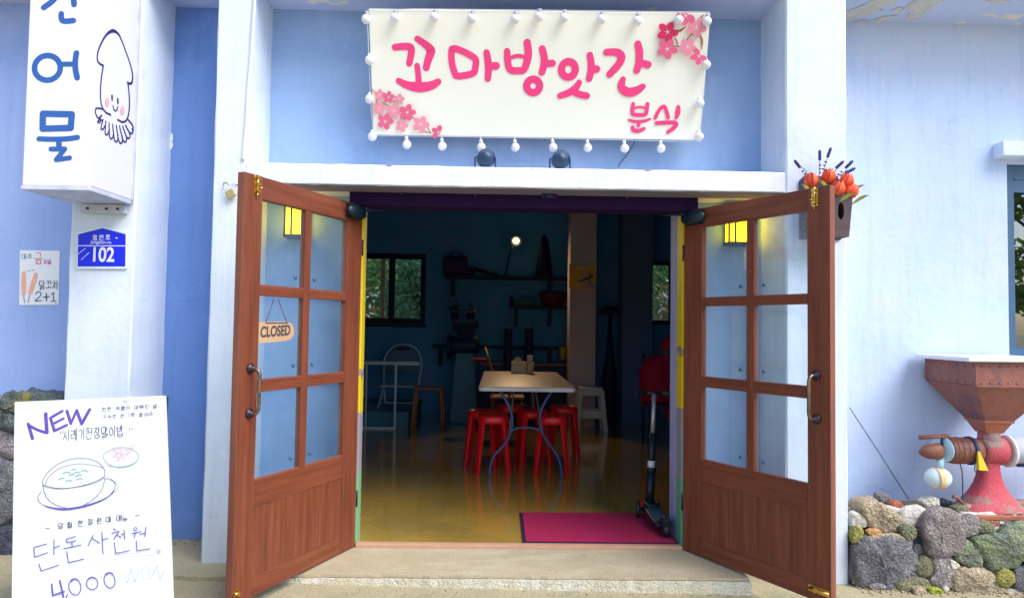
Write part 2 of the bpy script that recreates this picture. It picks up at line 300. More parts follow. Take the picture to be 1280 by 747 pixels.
M['matred'] = mat('crimson_mat', (.40,.004,.075), .95, (.32,.004,.062), 60, bump=.8, bs=240, bd=.004); M['matedge'] = mat('mat_rubber_edge', (.02,.015,.06), .7)
M['redstool'] = mat('red_plastic', (.88,.006,.016), .35, (.76,.006,.016), 4, bump=0); M['tabletop'] = mat('beige_laminate', (.86,.52,.30), .35, (.80,.48,.28), 3, (1,5,1), .02); M['tableedge'] = mat('white_table_edge', (.75,.75,.78), .4)
M['blueleg'] = mat('blue_grey_tube', (.06,.12,.33), .35); M['whiteplastic'] = mat('ivory_plastic', (.80,.72,.62), .5, bump=0); M['brownwood'] = mat('stool_wood', (.48,.19,.085), .5, (.38,.14,.07), 5, (5,5,.5))
M['chairwood'] = mat('dark_chair_wood', (.16,.065,.04), .55); M['whitemetal'] = mat('white_metal', (.66,.76,.88), .4); M['chairplastic'] = mat('folding_chair_plastic', (.08,.22,.36), .4); M['darkwood'] = mat('dark_shelf', (.010,.014,.075), .6)
M['cardboard'] = mat('napkin_wood', (.80,.56,.30), .6); M['cup'] = mat('paper_cup', (.85,.66,.48), .6); M['yellowcup'] = mat('yellow_cup', (.85,.52,.02), .5)
M['redcloth'] = mat('red_cloth', (.55,.006,.045), .8, (.45,.005,.04), 8, bump=.4, bs=20, bd=.01); M['dark'] = mat('dark_blue_metal', (.012,.024,.11), .55); M['purple'] = mat('purple_bag', (.04,.015,.13), .6); M['redbowl'] = mat('red_basket', (.17,.02,.07), .6); M['tealcloth'] = mat('teal_bag', (.05,.20,.30), .7)
M['tealbase'] = mat('teal_pedestal', (.07,.24,.38), .6); M['artyellow'] = mat('painting_yellow', (.92,.60,.02), .6, (.90,.28,.03), 5, bump=0, stain=(.40,.36,.45), ss=5, st=(.5,.6)); M['artink'] = mat('painting_ink', (.08,.08,.10), .7, bump=0)
M['scooter'] = mat('scooter_plastic', (.006,.018,.03), .45); M['silver'] = mat('bare_aluminium', (.55,.55,.60), .35, metal=.6); M['decal'] = mat('scooter_decal', (.05,.13,.18), .5)
M['winframe'] = mat('blue_grey_window_frame', (.05,.13,.25), .45); M['greenstring'] = mat('green_string', (.04,.16,.14), .7); M['whitecable'] = mat('white_cable', (.82,.84,.9), .5, bump=0); M['darkcable'] = mat('dark_cable', (.03,.03,.08), .6)
M['lock'] = mat('brass_lock', (.55,.46,.22), .4, metal=.6); M['steel'] = mat('steel', (.35,.36,.4), .35, metal=.9)
M['tan_strip'] = mat('threshold_strip', (.55,.32,.22), .6, (.45,.26,.18), 6, (1,6,6))
M['bark'] = mat('bark', (.12,.08,.05), .9, bump=.6)
def leafmat(name, c, v):
    m = mat(name, c, .6, v, 2.5, bump=0); n = m.node_tree.nodes; L = m.node_tree.links
    b = next(x for x in n if x.type == 'BSDF_PRINCIPLED'); out = next(x for x in n if x.type == 'OUTPUT_MATERIAL')
    t = n.new('ShaderNodeBsdfTranslucent'); t.inputs[0].default_value = (v[0]*1.6, v[1]*1.6, v[2], 1); mx = n.new('ShaderNodeMixShader'); mx.inputs[0].default_value = .4
    L.new(b.outputs[0], mx.inputs[1]); L.new(t.outputs[0], mx.inputs[2]); L.new(mx.outputs[0], out.inputs[0])
    return m
M['foliage'] = leafmat('green_foliage', (.05,.11,.025), (.11,.17,.03)); M['darkfoliage'] = leafmat('dark_foliage', (.02,.06,.03), (.04,.09,.04)); M['redfoliage'] = leafmat('red_flowers', (.45,.05,.04), (.5,.16,.08)); M['whiteflower'] = leafmat('white_flowers', (.7,.7,.75), (.6,.6,.7))

# ------------------------------------------------------------------ ground
YF, YW = -.25, .15
def gz(x): return -.095-.018*max(-6, min(6, x))
g = MB(); xs = [-400, -60, -6, -3, -1, 1, 3, 6, 60, 400]; ys = [-400, -60, -8, -3, -1, .2, 8, 60, 400]
g.add([(x, y, gz(x)) for y in ys for x in xs], [(j*10+i, j*10+i+1, (j+1)*10+i+1, (j+1)*10+i) for j in range(8) for i in range(9)])
g.build('ground', M['concrete'], kind='structure')
def slab(name, mt, x0, x1, y0, y1, zb, zf, thick, rough=.004, nx=24, ny=6):
    s = MB(); rnd = random.Random(3)
    top = [(x0+(x1-x0)*i/nx, y0+(y1-y0)*j/ny+(rnd.uniform(-rough, rough) if j == 0 else 0), zf+(zb-zf)*j/ny+rnd.uniform(-rough, rough)*.10) for j in range(ny+1) for i in range(nx+1)]
    k = nx+1; fs = [(j*k+i, j*k+i+1, (j+1)*k+i+1, (j+1)*k+i) for j in range(ny) for i in range(nx)]
    edge = [i for i in range(nx+1)]+[j*k+nx for j in range(1, ny+1)]+[ny*k+i for i in range(nx-1, -1, -1)]+[j*k for j in range(ny-1, 0, -1)]
    n0 = len(top); top += [(top[i][0], top[i][1], top[i][2]-thick) for i in edge]
    fs += [(edge[a], n0+a, n0+(a+1) % len(edge), edge[(a+1) % len(edge)]) for a in range(len(edge))]
    s.add(top, fs); return s.build(name, mt, kind='structure')
slab('doorstep', M['step'], -1.34, 1.28, -.450, .03, -.018, -.028, .014, .007, 60, 8)
r_ = slab('doorstep_base', M['riser'], -1.35, 1.29, -.462, .03, -.036, -.046, .30, .006, 60, 4)
slab('pavement_edge', M['concrete'], -4.5, -1.36, -.46, .2, -.028, -.040, .3, .01, 40, 4)
fl = MB(); fl.add([(-1.06,.034,0),(1.06,.034,0),(1.06,.331,0),(-1.06,.331,0),(-4.6,.331,0),(5.2,.331,0),(5.2,6.7,0),(-4.6,6.7,0)], [(0,1,2,3),(4,3,2,5,6,7)]); fl.build('floor', M['floor'], kind='structure')
MB().box(-4.4, -1.36, 5.02, 6.58, -.05, .19).build('platform', M['tealbase'], kind='structure', bevel=.01)
MB().box(-1.02, 1.02, -.012, .038, -.02, .006).build('threshold', M['tan_strip'], kind='structure', bevel=.004)

# ------------------------------------------------------------------ building
B = thing('shop_building', 'lavender plastered shop front with white pillars and deep doorway niche', 'building', (0, .15, 0))
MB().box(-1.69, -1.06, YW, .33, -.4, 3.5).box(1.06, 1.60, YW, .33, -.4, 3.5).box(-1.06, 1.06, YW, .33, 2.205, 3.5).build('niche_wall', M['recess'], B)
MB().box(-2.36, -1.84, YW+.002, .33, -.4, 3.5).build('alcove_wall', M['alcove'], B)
MB().box(-7, -2.36, YW, .33, -.4, 3.5).build('left_wall', M['lwall'], B)
WX0, WX1, WZ0, WZ1 = 3.23, 4.45, 1.20, 2.50
MB().box(1.60, WX0, YW, .33, -.4, 3.5).box(WX1, 8, YW, .33, -.4, 3.5).box(WX0, WX1, YW, .33, -.4, WZ0).box(WX0, WX1, YW, .33, WZ1, 3.5).build('right_wall', M['wall'], B)
def rough_pillar(x0, x1, y0, y1, z0, z1, mt, name):       # a plastered post with slightly wandering arrises
    rnd = random.Random(int(x0*1000)); rings = []
    nz = 26
    for i in range(nz+1):
        z = z0+(z1-z0)*i/nz; j = lambda: rnd.uniform(-.0035, .0035); c = .010
        rings.append([V((x0+c+j(), y0+j()*.4, z)), V((x1-c+j(), y0+j()*.4, z)), V((x1+j(), y0+c, z)), V((x1+j(), y1, z)), V((x0+j(), y1, z)), V((x0+j(), y0+c, z))])
    return MB().loft(rings, sm=False).build(name, mt, B)
rough_pillar(-1.870, -1.676, YF, YW+.1, -.4, 4.4, M['pillar'], 'pillar')
rough_pillar(1.574, 1.948, YF, YW+.1, -.4, 4.4, M['pillar'], 'pillar')
rough_pillar(-2.70, -2.318, YF, YW+.1, -.4, 3.5, M['pillar'], 'pillar')
MB().box(-7, 8, YF+.004, .33, 3.44, 3.62).build('soffit', M['soffit'], B)
MB().box(-7, 8, YF+.006, .33, 3.62, 4.4).build('parapet', M['pillar'], B)
li = MB(); rnd = random.Random(5); rings = []
for i in range(41):
    x = -1.673+3.244*i/40; j = lambda: rnd.uniform(-.002, .002)
    rings.append([V((x, YF+.004, 2.205+j())), V((x, YF+.003, 2.314+j())), V((x, YF+.014, 2.324+j())), V((x, YW+.01, 2.326)), V((x, YW+.01, 2.203)), V((x, YF+.012, 2.199+j()))])
LI = li.loft(rings, sm=False).build('lintel', M['lintel'], B)
MB().box(-1.672, 1.570, YF+.016, -.052, 2.1945, 2.1985).build('underside', M['under'], LI)  # thin panel carrying the lintel's underside shade in its darker colour
for px in (501, 593, 783):
    p = at(px, 243, y=-.09); MB().tube([(p.x, p.y, 2.196), (p.x, p.y, 2.182), (p.x+.006, p.y-.004, 2.174), (p.x+.01, p.y-.008, 2.182)], .0022, 6).build('hook', M['steel'], LI)
p = at(687, 243, y=-.1)
hb = MB().box(p.x-.05, p.x+.05, p.y-.02, p.y+.02, 2.186, 2.194).bar((p.x-.045, p.y, 2.19), (p.x-.032, p.y, 2.165), .008, .008).bar((p.x+.045, p.y, 2.19), (p.x+.032, p.y, 2.165), .008, .008).box(p.x-.022, p.x+.022, p.y-.015, p.y+.015, 2.168, 2.190).build('catch_bracket', M['dark'], LI)
for px, py, r in ((486, 206.5, .012), (665, 209.2, .006), (810, 210.3, .012)):
    q = at(px, py, y=YF); MB().ball((q.x, YF+.006, 2.318), r, (1.6, .4, .35), 8, 5).build('paint_chip', M['rustlight'], LI)
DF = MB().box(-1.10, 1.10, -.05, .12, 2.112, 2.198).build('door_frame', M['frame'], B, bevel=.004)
MB().box(-1.10, -1.020, .028, .132, -.01, 2.111).build('jamb', M['jambL'], DF, bevel=.004)
MB().box(1.020, 1.10, .028, .150, -.01, 2.111).build('jamb', M['jambR'], DF, bevel=.004)
for xa, xb in ((-1.095, -1.0635), (1.022, 1.0595)): MB().box(xa, xb, .1515, .333, 0, 2.2).build('reveal', M['reveal'], DF)
# peeled flakes of white on the alcove corner
fk = MB(); rnd = random.Random(9)
for px, py, r in ((211, 142, .012), (213, 154, .016), (214, 172, .03), (214, 182, .026), (211, 200, .014), (210, 221, .012)):
    p = at(px, py, y=YW); fk.add([(p.x+r*.6*math.cos(a)*rnd.uniform(.5, 1.2), YW-.002-.003*rnd.random(), p.z+r*1.3*math.sin(a)*rnd.uniform(.6, 1.2)) for a in [k*math.pi/4 for k in range(8)]], [tuple(range(8))])
fk.build('peeling_paint', M['lintel'], B)['kind'] = 'stuff'
pk = MB()
for poly in ([(1056,32),(1056,16),(1080,6),(1100,-4),(1122,-2),(1120,5),(1098,12),(1105,13),(1086,20),(1070,22),(1060,27)], [(1131,25),(1138,16),(1132,8),(1150,-2),(1176,-4),(1180,2),(1168,8),(1158,16),(1146,24)], [(1092,26),(1104,21),(1122,20),(1108,26),(1098,30)], [(1062,31),(1075,25),(1088,27),(1080,32)], [(1112,15),(1124,9),(1132,12),(1120,18)], [(1230,1),(1250,-3),(1262,2),(1244,5)]):
    pk.add([at(x_, y_, z=3.4365-.0002*len(pk.f)) for x_, y_ in poly], [tuple(range(len(poly)))])
pk.build('peeling_paint', M['mortar'], B)['kind'] = 'stuff'
# interior shell
BWY = 6.6
bw = MB(); wl = (at(532, 360, y=BWY).x, at(530, 405, y=BWY).z, at(530, 317, y=BWY).z); lx0, lx1, lz0, lz1 = wl[0]-1.7, wl[0], wl[1], wl[2]
rx0 = at(812, 360, y=BWY).x; rx1, rz0, rz1 = rx0+.75, at(820, 405, y=BWY).z, at(820, 326, y=BWY).z
for a in ((-4.6, lx0, -.1, 3.3), (lx0, lx1, -.1, lz0), (lx0, lx1, lz1, 3.3), (lx1, rx0, -.1, 3.3), (rx0, rx1, -.1, rz0), (rx0, rx1, rz1, 3.3), (rx1, 5.2, -.1, 3.3)):
    bw.box(a[0], a[1], BWY, BWY+.2, a[2], a[3])
bw.build('back_wall', M['navy'], B)
MB().box(-4.8, -4.6, .33, 6.8, -.1, 3.3).build('side_wall', M['navy'], B); MB().box(5.2, 5.4, .33, 6.8, -.1, 3.3).build('side_wall', M['navy'], B)
MB().box(-4.6, -1.12, .334, .36, 0, 3.2).box(1.12, WX0-.02, .334, .36, 0, 3.2).box(-1.12, 1.12, .334, .36, 2.25, 3.2).box(WX1+.02, 5.2, .334, .36, 0, 3.2).box(WX0-.02, WX1+.02, .334, .36, 0, 1.18).build('inner_lining', M['navy'], B)
MB().box(-4.8, 5.4, .33, 6.8, 3.2, 3.3).build('ceiling', M['ceil'], B)
for yb in (1.9, 3.6): MB().box(-4.58, 5.18, yb, yb+.25, 3.02, 3.199).build('ceiling_beam', M['ceil'], B, bevel=.01)
def ipost(px0, px1, y, mt):
    a, b = at(px0, 400, y=y), at(px1, 400, y=y)
    MB().box(a.x, b.x, y, y+(b.x-a.x), 0, 3.21).build('column', mt, B, bevel=.012); return a.x, b.x
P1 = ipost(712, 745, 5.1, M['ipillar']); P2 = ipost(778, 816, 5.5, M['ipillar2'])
def window(x0, x1, z0, z1, y0, mt, fw, mull, gm, label=None, top=None):
    W = MB().box(x0, x1, y0, y0+.06, z0, z0+fw).box(x0, x1, y0, y0+.06, z1-(top or fw), z1).box(x0, x0+fw, y0, y0+.06, z0+fw, z1-(top or fw)).box(x1-fw, x1, y0, y0+.06, z0+fw, z1-(top or fw))
    xs_ = [x0+fw]
    for a, b in mull: W.box(a, b, y0, y0+.06, z0+fw, z1-(top or fw)); xs_ += [a, b]
    xs_.append(x1-fw)
    Wo = W.build('window', mt, B, bevel=.004, label=label)
    for i in range(0, len(xs_), 2):
        MB().box(xs_[i]-.004, xs_[i+1]+.004, y0+.025, y0+.031, z0+fw-.004, z1-(top or fw)+.004).build('pane', gm, Wo)
    return Wo
u = lambda px: at(px, 360, y=BWY+.05).x
w1 = window(lx0, lx1, lz0, lz1, BWY+.03, M['darkwood'], .085, [(u(486), u(493.5))], M['bglass'], 'dark framed back window with garden outside')
MB().box(u(476), u(481), BWY+.035, BWY+.08, lz0+.09, lz1-.09).build('sash', M['whiteplastic'], w1)
MB().box(lx0-.05, lx1+.03, BWY-.06, BWY+.02, lz0-.05, lz0-.004).build('sill', M['darkwood'], w1, bevel=.005)
w2 = window(rx0, rx1, rz0, rz1, BWY+.03, M['darkwood'], .06, [(u(836), u(842))], M['bglass'], 'narrow back window behind the red coat')
w3 = window(WX0+.002, WX1-.002, WZ0, WZ1-.002, YW+.03, M['winframe'], .068, [(3.82, 3.88)], M['wglass'], 'blue grey framed street window', top=.18)
MB().box(WX0+.07, WX1-.07, YW+.024, YW+.05, WZ1-.10, WZ1-.085).build('transom_bead', M['winframe'], w3)
MB().box(3.137, 4.7, .055, YW+.02, 2.531, 2.628).build('window_ledge', M['pillar'], B, bevel=.006)
MB().box(3.10, 4.7, .06, YW+.02, 1.14, 1.198).build('window_ledge', M['pillar'], B, bevel=.006)

# ------------------------------------------------------------------ doors
AL, AR = 1.16614, 1.04301; HX = 1.0257
def leaf(m, label):
    rot = math.pi+AL if m > 0 else -AR
    D = thing('wooden_door', label, 'door', (-HX if m > 0 else HX, 0, 0), rot, 'glazed double doors')
    def bx(mb, u0, u1, t0, t1, z0, z1): return mb.box(u0, u1, *sorted((-m*t0, -m*t1)), z0, z1)
    T = .042; ZT = 2.118
    def P(name, mt, u0, u1, t0, t1, z0, z1, bev=.003, par=D): return bx(MB(), u0, u1, t0, t1, z0, z1).build(name, mt, par, True, bevel=bev)
    P('stile', M['wood_v'], .8845, 1.0135, 0, T, -.014, ZT); P('stile', M['wood_v'], 0, .1495, 0, T, -.014, ZT)
    P('top_rail', M['wood_h'], .150, .884, .001, T-.001, 2.000, ZT-.001)
    P('middle_rail', M['wood_h'], .150, .884, .001, T-.001, .432, .566)
    P('bottom_rail', M['wood_h'], .150, .884, .001, T-.001, -.013, .085)
    P('mullion', M['wood_v'], .488, .540, .002, T-.002, .5665, 1.9995)
    cols = ((.150, .4875), (.5405, .884)); rows = ((.566, 1.012), (1.070, 1.507), (1.555, 2.0))
    for a, b in cols:
        for z0, z1 in ((1.012, 1.070), (1.507, 1.555)): P('muntin', M['wood_h'], a, b, .002, T-.002, z0, z1)
    for ci, (a, b) in enumerate(cols):
        for z0, z1 in rows:
            pn = P('pane', M['glass'], a-.003, b+.003, .022, .026, z0-.003, z1+.003, 0)
            uu = b-.055 if ci == 0 else a+.055
            MB().lathe([(.011, 0), (.011, .008), (.006, .012)], (uu, -m*.022, z0+.065), (0, m, 0), 10).build('glass_clip', M['winframe'], pn, True)
            bx(MB(), a+.001, b-.001, .004, .021, z0+.0005, z0+.008).build('glazing_bead', M['wood_end'], D, True)
    n = 7; w_ = (.884-.150)/n
    for k in range(n):
        P('plank', M['wood_v'], .150+k*w_+.0007, .150+(k+1)*w_-.0007, .0022+.0007*(k % 3), T-.008, .0855, .4315, .0014)
    P('edge_strip', M['wood_end'], 1.0137, 1.0165, .001, T-.001, -.013, ZT-.002, 0)
    # handle
    uh = .938; zt, zb = 1.137, .912
    h = MB(); h.tube(cr([(uh, 0, zt), (uh, m*.035, zt), (uh-.004, m*.056, zt-.022), (uh-.004, m*.058, zt-.09), (uh-.004, m*.058, zb+.09), (uh-.004, m*.056, zb+.022), (uh, m*.035, zb), (uh, 0, zb)], k=4), .0095, 10)
    ho = h.build('handle', M['handle'], D, True)
    for z in (zt, zb): MB().lathe([(.026, 0), (.026, .006), (.020, .012), (.013, .016), (.013, .03), (0, .03)], (uh, m*.0003, z), (0, m, 0), 16).build('rose', M['bronze'], ho, True)
    # brass bolts
    b_ = bx(MB(), .915, .951, -.004, 0, 2.018, 2.112); b_.tube([(.933, m*.010, 2.03), (.933, m*.010, 2.116)], .008, 8); b_.tube([(.933, m*.010, 2.0), (.933, m*.010, 2.03)], .005, 8)
    for z in (2.035, 2.07, 2.1): bx(b_, .922, .944, -.019, -.004, z-.006, z+.006)
    b_.tube([(.933, m*.012, 2.05), (.926, m*.034, 2.05)], .004, 8)
    b_.build('top_bolt', M['brass'], D, True)
    b2 = bx(MB(), .89 if m < 0 else .975, 1.008, -.004, 0, .030, .062); b2.tube([(.90 if m < 0 else .98, m*.012, .046), (1.012, m*.012, .046)], .009, 8)
    bx(b2, .93 if m < 0 else .985, .945 if m < 0 else .997, -.022, -.004, .034, .058); b2.build('bottom_bolt', M['brass'], D, True)
    # closer
    c = MB(); c.ball((.10, m*.032, 2.062), .05, (2.0, .62, .95), 18, 9); bx(c, .03, .17, -.02, 0, 2.02, 2.10)
    cl = c.build('door_closer', M['closer'], D, True)
    MB().bar((.02, m*.03, 2.085), (-.12 if m > 0 else -.12, m*.07, 2.100), .012, .008).lathe([(.014, 0), (.014, .012)], (.035, m*.05, 2.083), (0, 0, 1), 10).build('arm', M['dark'], cl, True)
    for z in (1.85, .28): MB().tube([(-.004, m*.004, z-.05), (-.004, m*.004, z+.05)], .006, 8).build('hinge', M['bronze'], D, True)
    return D
DL = leaf(1, 'left red brown glazed door with the CLOSED plaque behind its glass'); DR = leaf(-1, 'right red brown glazed door standing in front of the flower box')

# ------------------------------------------------------------------ flat print: strokes laid on a plane
class Ink:
    def __init__(s, p0, n, lift=.0012, step=.00004):
        s.p0 = V(p0); s.n = V(n).normalized(); s.lift = lift; s.step = step; s.k = 0; s.mb = None
    def new(s): s.mb = MB(); return s
    def pt(s, px, py): return onpl(px, py, s.p0, s.n)
    def sc(s, px, py): return (s.pt(px+1, py)-s.pt(px, py)).length
    def poly(s, pts):
        off = s.n*(s.lift+s.k*s.step); s.k += 1
        s.mb.add([s.pt(*p)+off for p in pts], [tuple(range(len(pts)))]); return s
    def ell(s, cx, cy, rx, ry, rot=0, n=18):
        return s.poly([(cx+rx*math.cos(a)*math.cos(rot)-ry*math.sin(a)*math.sin(rot), cy+rx*math.cos(a)*math.sin(rot)+ry*math.sin(a)*math.cos(rot)) for a in [2*math.pi*k/n for k in range(n)]])
    def line(s, pts, w, closed=False, smooth=True, k=5):
        ws = list(w) if isinstance(w, (list, tuple)) else [w]*len(pts)
        if not smooth:
            seg = list(zip(pts, pts[1:]))+([(pts[-1], pts[0])] if closed else [])
            for i, (a, b) in enumerate(seg): s.line([a, b], [ws[i], ws[(i+1) % len(ws)]])
            return s
        q = cr([(p[0], p[1], ww) for p, ww in zip(pts, ws)], closed, k)
        off = s.n*(s.lift+s.k*s.step); s.k += 1
        P3 = [s.pt(p[0], p[1]) for p in q]; hw = [p[2]*s.sc(p[0], p[1])/2 for p in q]; N = len(q)
        vs = []
        for i in range(N):
            a = P3[(i-1) % N] if closed or i else P3[i]; b = P3[(i+1) % N] if closed or i < N-1 else P3[i]
            d1 = P3[i]-a; d2 = b-P3[i]
            d1 = d1.normalized() if d1.length > 1e-9 else d2.normalized(); d2 = d2.normalized() if d2.length > 1e-9 else d1
            t = (d1+d2); t = t.normalized() if t.length > 1e-6 else d1
            sd = s.n.cross(t); cs = max(.55, sd.dot(s.n.cross(d1)))
            vs += [P3[i]+sd*(hw[i]/cs)+off, P3[i]-sd*(hw[i]/cs)+off]
        fs = [(2*i, 2*((i+1) % N), 2*((i+1) % N)+1, 2*i+1) for i in range(N if closed else N-1)]
        s.mb.add(vs, fs)
        if not closed:
            for i, sg in ((0, -1), (N-1, 1)):
                t = (P3[1]-P3[0] if i == 0 else P3[-1]-P3[-2]).normalized()*sg; sd = s.n.cross(t)
                s.mb.add([P3[i]+off+sd*hw[i]*math.cos(a)+t*hw[i]*math.sin(a) for a in [math.pi*k/7 for k in range(8)]], [tuple(range(8))])
        return s
    def ring(s, cx, cy, rx, ry, w, rot=0, n=10):
        return s.line([(cx+rx*math.cos(a)*math.cos(rot)-ry*math.sin(a)*math.sin(rot), cy+rx*math.cos(a)*math.sin(rot)+ry*math.sin(a)*math.cos(rot)) for a in [2*math.pi*k/n for k in range(n)]], w, True, True, 4)
    def done(s, name, mt, parent):
        # print faces the viewer: orient every face along the plane normal
        me_v = s.mb.v
        for i, f in enumerate(s.mb.f):
            nn = V((0,0,0))
            for a in range(len(f)): nn += me_v[f[a]].cross(me_v[f[(a+1) % len(f)]])
            if nn.dot(s.n) < 0: s.mb.f[i] = tuple(reversed(f))
        return s.mb.build(name, mt, parent, recalc=False)

def ci(x, y, rx, ry): return [(x+rx*math.cos(a), y+ry*math.sin(a)) for a in [-1.4+2*math.pi*k/9 for k in range(10)]]
JA = {'ㄱ': [[(0,.1),(1,.05),(.85,1)]], 'ㄴ': [[(0,0),(.02,1),(1,.95)]], 'ㄷ': [[(1,.02),(0,.05),(.02,1),(1,.92)]], 'ㄹ': [[(0,.03),(1,0),(.95,.48),(.05,.52),(0,1),(1,.95)]],
 'ㅁ': [[(0,.05),(0,1),(1,.95),(1,0),(0,.05)]], 'ㅂ': [[(0,0),(.05,1),(.95,1),(1,0)],[(.03,.5),(.97,.48)]], 'ㅅ': [[(.55,0),(.35,.55),(0,1)],[(.5,.4),(1,1)]], 'ㅇ': [ci(.5,.5,.5,.5)],
 'ㅈ': [[(0,.08),(1,.03),(.5,.5),(0,1)],[(.5,.5),(1,1)]], 'ㅊ': [[(.4,-.15),(.65,-.1)],[(0,.18),(1,.13),(.5,.55),(0,1)],[(.5,.55),(1,1)]], 'ㅋ': [[(0,.1),(1,.05),(.85,1)],[(0,.5),(.9,.5)]], 'ㅎ': [[(.4,-.1),(.65,-.08)],[(0,.2),(1,.17)],ci(.5,.68,.4,.33)],
 'ㄲ': [[(0,.1),(.42,.05),(.36,1)],[(.52,.1),(1,.05),(.92,1)]], 'ㅍ': [[(0,.05),(1,0)],[(.3,.05),(.32,.95)],[(.7,.05),(.68,.95)],[(-.05,1),(1.05,.95)]], 'ㅃ': [[(0,0),(.05,1),(.42,1),(.45,0)],[(.03,.5),(.44,.5)],[(.55,0),(.58,1),(.97,1),(1,0)],[(.57,.5),(.98,.5)]], 'ㅌ': [[(1,.02),(0,.05),(.02,1),(1,.95)],[(0,.5),(.9,.48)]]}
IN = 'ㄱㄲㄴㄷㄸㄹㅁㅂㅃㅅㅆㅇㅈㅉㅊㅋㅌㅍㅎ'; FI = ['', 'ㄱ', 'ㄲ', 'ㄱㅅ', 'ㄴ', 'ㄴㅈ', 'ㄴㅎ', 'ㄷ', 'ㄹ', 'ㄹㄱ', 'ㄹㅁ', 'ㄹㅂ', 'ㄹㅅ', 'ㄹㅌ', 'ㄹㅍ', 'ㄹㅎ', 'ㅁ', 'ㅂ', 'ㅂㅅ', 'ㅅ', 'ㅆ', 'ㅇ', 'ㅈ', 'ㅊ', 'ㅋ', 'ㅌ', 'ㅍ', 'ㅎ']
def vstroke(n, y1):                                       # upright vowels in the right part of the block
    d = {0: [[(.75,0),(.75,y1)],[(.75,y1*.45),(1,y1*.43)]], 1: [[(.68,.05),(.68,y1)],[(.68,y1*.5),(.92,y1*.5)],[(.92,0),(.92,y1)]], 4: [[(.9,0),(.9,y1)],[(.65,y1*.45),(.9,y1*.43)]],
         5: [[(.72,.05),(.72,y1)],[(.52,y1*.45),(.72,y1*.45)],[(.95,0),(.95,y1)]], 6: [[(.9,0),(.9,y1)],[(.62,y1*.33),(.9,y1*.32)],[(.62,y1*.6),(.9,y1*.58)]], 20: [[(.86,0),(.86,y1)]]}
    return d[n]
def hstroke(n, y):
    d = {8: [[(.5,y-.2),(.5,y)],[(0,y+.02),(1,y-.02)]], 12: [[(.33,y-.2),(.33,y)],[(.66,y-.2),(.66,y)],[(0,y+.02),(1,y-.02)]], 13: [[(0,y+.02),(1,y-.02)],[(.5,y),(.48,y+.24)]], 17: [[(0,y+.02),(1,y-.02)],[(.33,y),(.3,y+.24)],[(.66,y),(.66,y+.24)]], 18: [[(0,y+.02),(1,y-.02)]]}
    return d[n]
def syl(ch):
    c = ord(ch)-0xAC00; a, b, f = c//588, (c % 588)//28, c % 28
    out = []; put = lambda j, x0, y0, x1, y1: out.extend([[(x0+(x1-x0)*p[0], y0+(y1-y0)*p[1]) for p in st] for st in JA[j]])
    h = .58 if f else 1
    if b in (0, 1, 4, 5, 6, 20): put(IN[a], 0, .05 if f else .12, .55, h*.92 if f else .85); out += vstroke(b, h)
    elif b in (8, 12): put(IN[a], .15, 0, .85, .40*h+.02); out += hstroke(b, .80*h)
    elif b in (13, 17, 18): put(IN[a], .15, 0, .85, .42*h+.03); out += hstroke(b, .62*h if b != 18 else .75*h)
    else:                                                 # ㅝ / ㅚ
        put(IN[a], .08, 0, .55, .36*h+.02)
        out += [[(0,.62*h),(.62,.58*h)],[(.3,.62*h),(.28,.9*h)],[(.86,0),(.86,h)],[(.62,.74*h),(.86,.72*h)]] if b == 14 else [[(.3,.48*h),(.3,.72*h)],[(0,.76*h),(.66,.70*h)],[(.88,0),(.88,h)]]
    if f:
        js = FI[f]
        for i, j in enumerate(js): put(j, .12+(.8/len(js))*i, .68, .12+(.8/len(js))*(i+1)-(.05 if len(js) > 1 else 0), 1)
    return out
def word(ink, text, x, y, w, h, adv, lw, slope=0, rnd=None, jit=.0):
    for i, ch in enumerate(text):
        if ch == ' ': x += adv*.55; continue
        for st in syl(ch): ink.line([(x+w*p[0]+(rnd.uniform(-jit, jit) if rnd else 0), y+h*p[1]+slope*w*p[0]+(rnd.uniform(-jit, jit) if rnd else 0)) for p in st], lw, k=2)
        x += adv; y += slope*adv
def text_mesh(body, size, bold=0, shear=0):
    cu = bpy.data.curves.new('lettering', 'FONT'); cu.body = body; cu.size = size; cu.offset = bold; cu.shear = shear; cu.align_x = 'CENTER'; cu.align_y = 'CENTER'
    o = bpy.data.objects.new('lettering', cu); COL.objects.link(o); dg = bpy.context.evaluated_depsgraph_get(); dg.update()
    me = bpy.data.meshes.new_from_object(o.evaluated_get(dg)); vs = [v.co.copy() for v in me.vertices]; fs = [tuple(p.vertices) for p in me.polygons]
    bpy.data.objects.remove(o); bpy.data.curves.remove(cu); bpy.data.meshes.remove(me); return vs, fs
def put_text(name, body, size, mt, parent, c, ex, ey, n, bold=0, shear=0, lift=.0015, sx=1):
    vs, fs = text_mesh(body, size, bold, shear); b = MB(); b.add([V(c)+V(ex)*p.x*sx+V(ey)*p.y+V(n)*lift for p in vs], fs); return b.build(name, mt, parent, recalc=False)

# ------------------------------------------------------------------ main sign over the door
yt, yb_ = -.243, .0
c4 = [at(460.5, 11, y=yt), at(888, 16.5, y=yt), at(874.5, 175.5, y=yb_), at(467, 168.5, y=yb_)]
ex = ((c4[1]-c4[0])+(c4[2]-c4[3])).normalized(); ey = ((c4[0]-c4[3])+(c4[1]-c4[2])); ey = (ey-ex*ey.dot(ex)).normalized(); sn = ex.cross(ey).normalized()
if sn.y > 0: sn = -sn
ctr = sum(c4, V((0,0,0)))/4; c4 = [p-sn*((p-ctr).dot(sn)) for p in c4]
S = thing('shop_sign', 'wide cream signboard with pink hand painted lettering and printed blossoms above the doorway', 'sign', tuple(ctr))
MB().prism([p-sn*.001 for p in c4], -sn*.035).build('board', M['signwhite'], S, bevel=.004)
MB().prism([ctr+(p-ctr)*.985-sn*.037 for p in c4], -sn*.03).build('backing_frame', M['dark'], S)
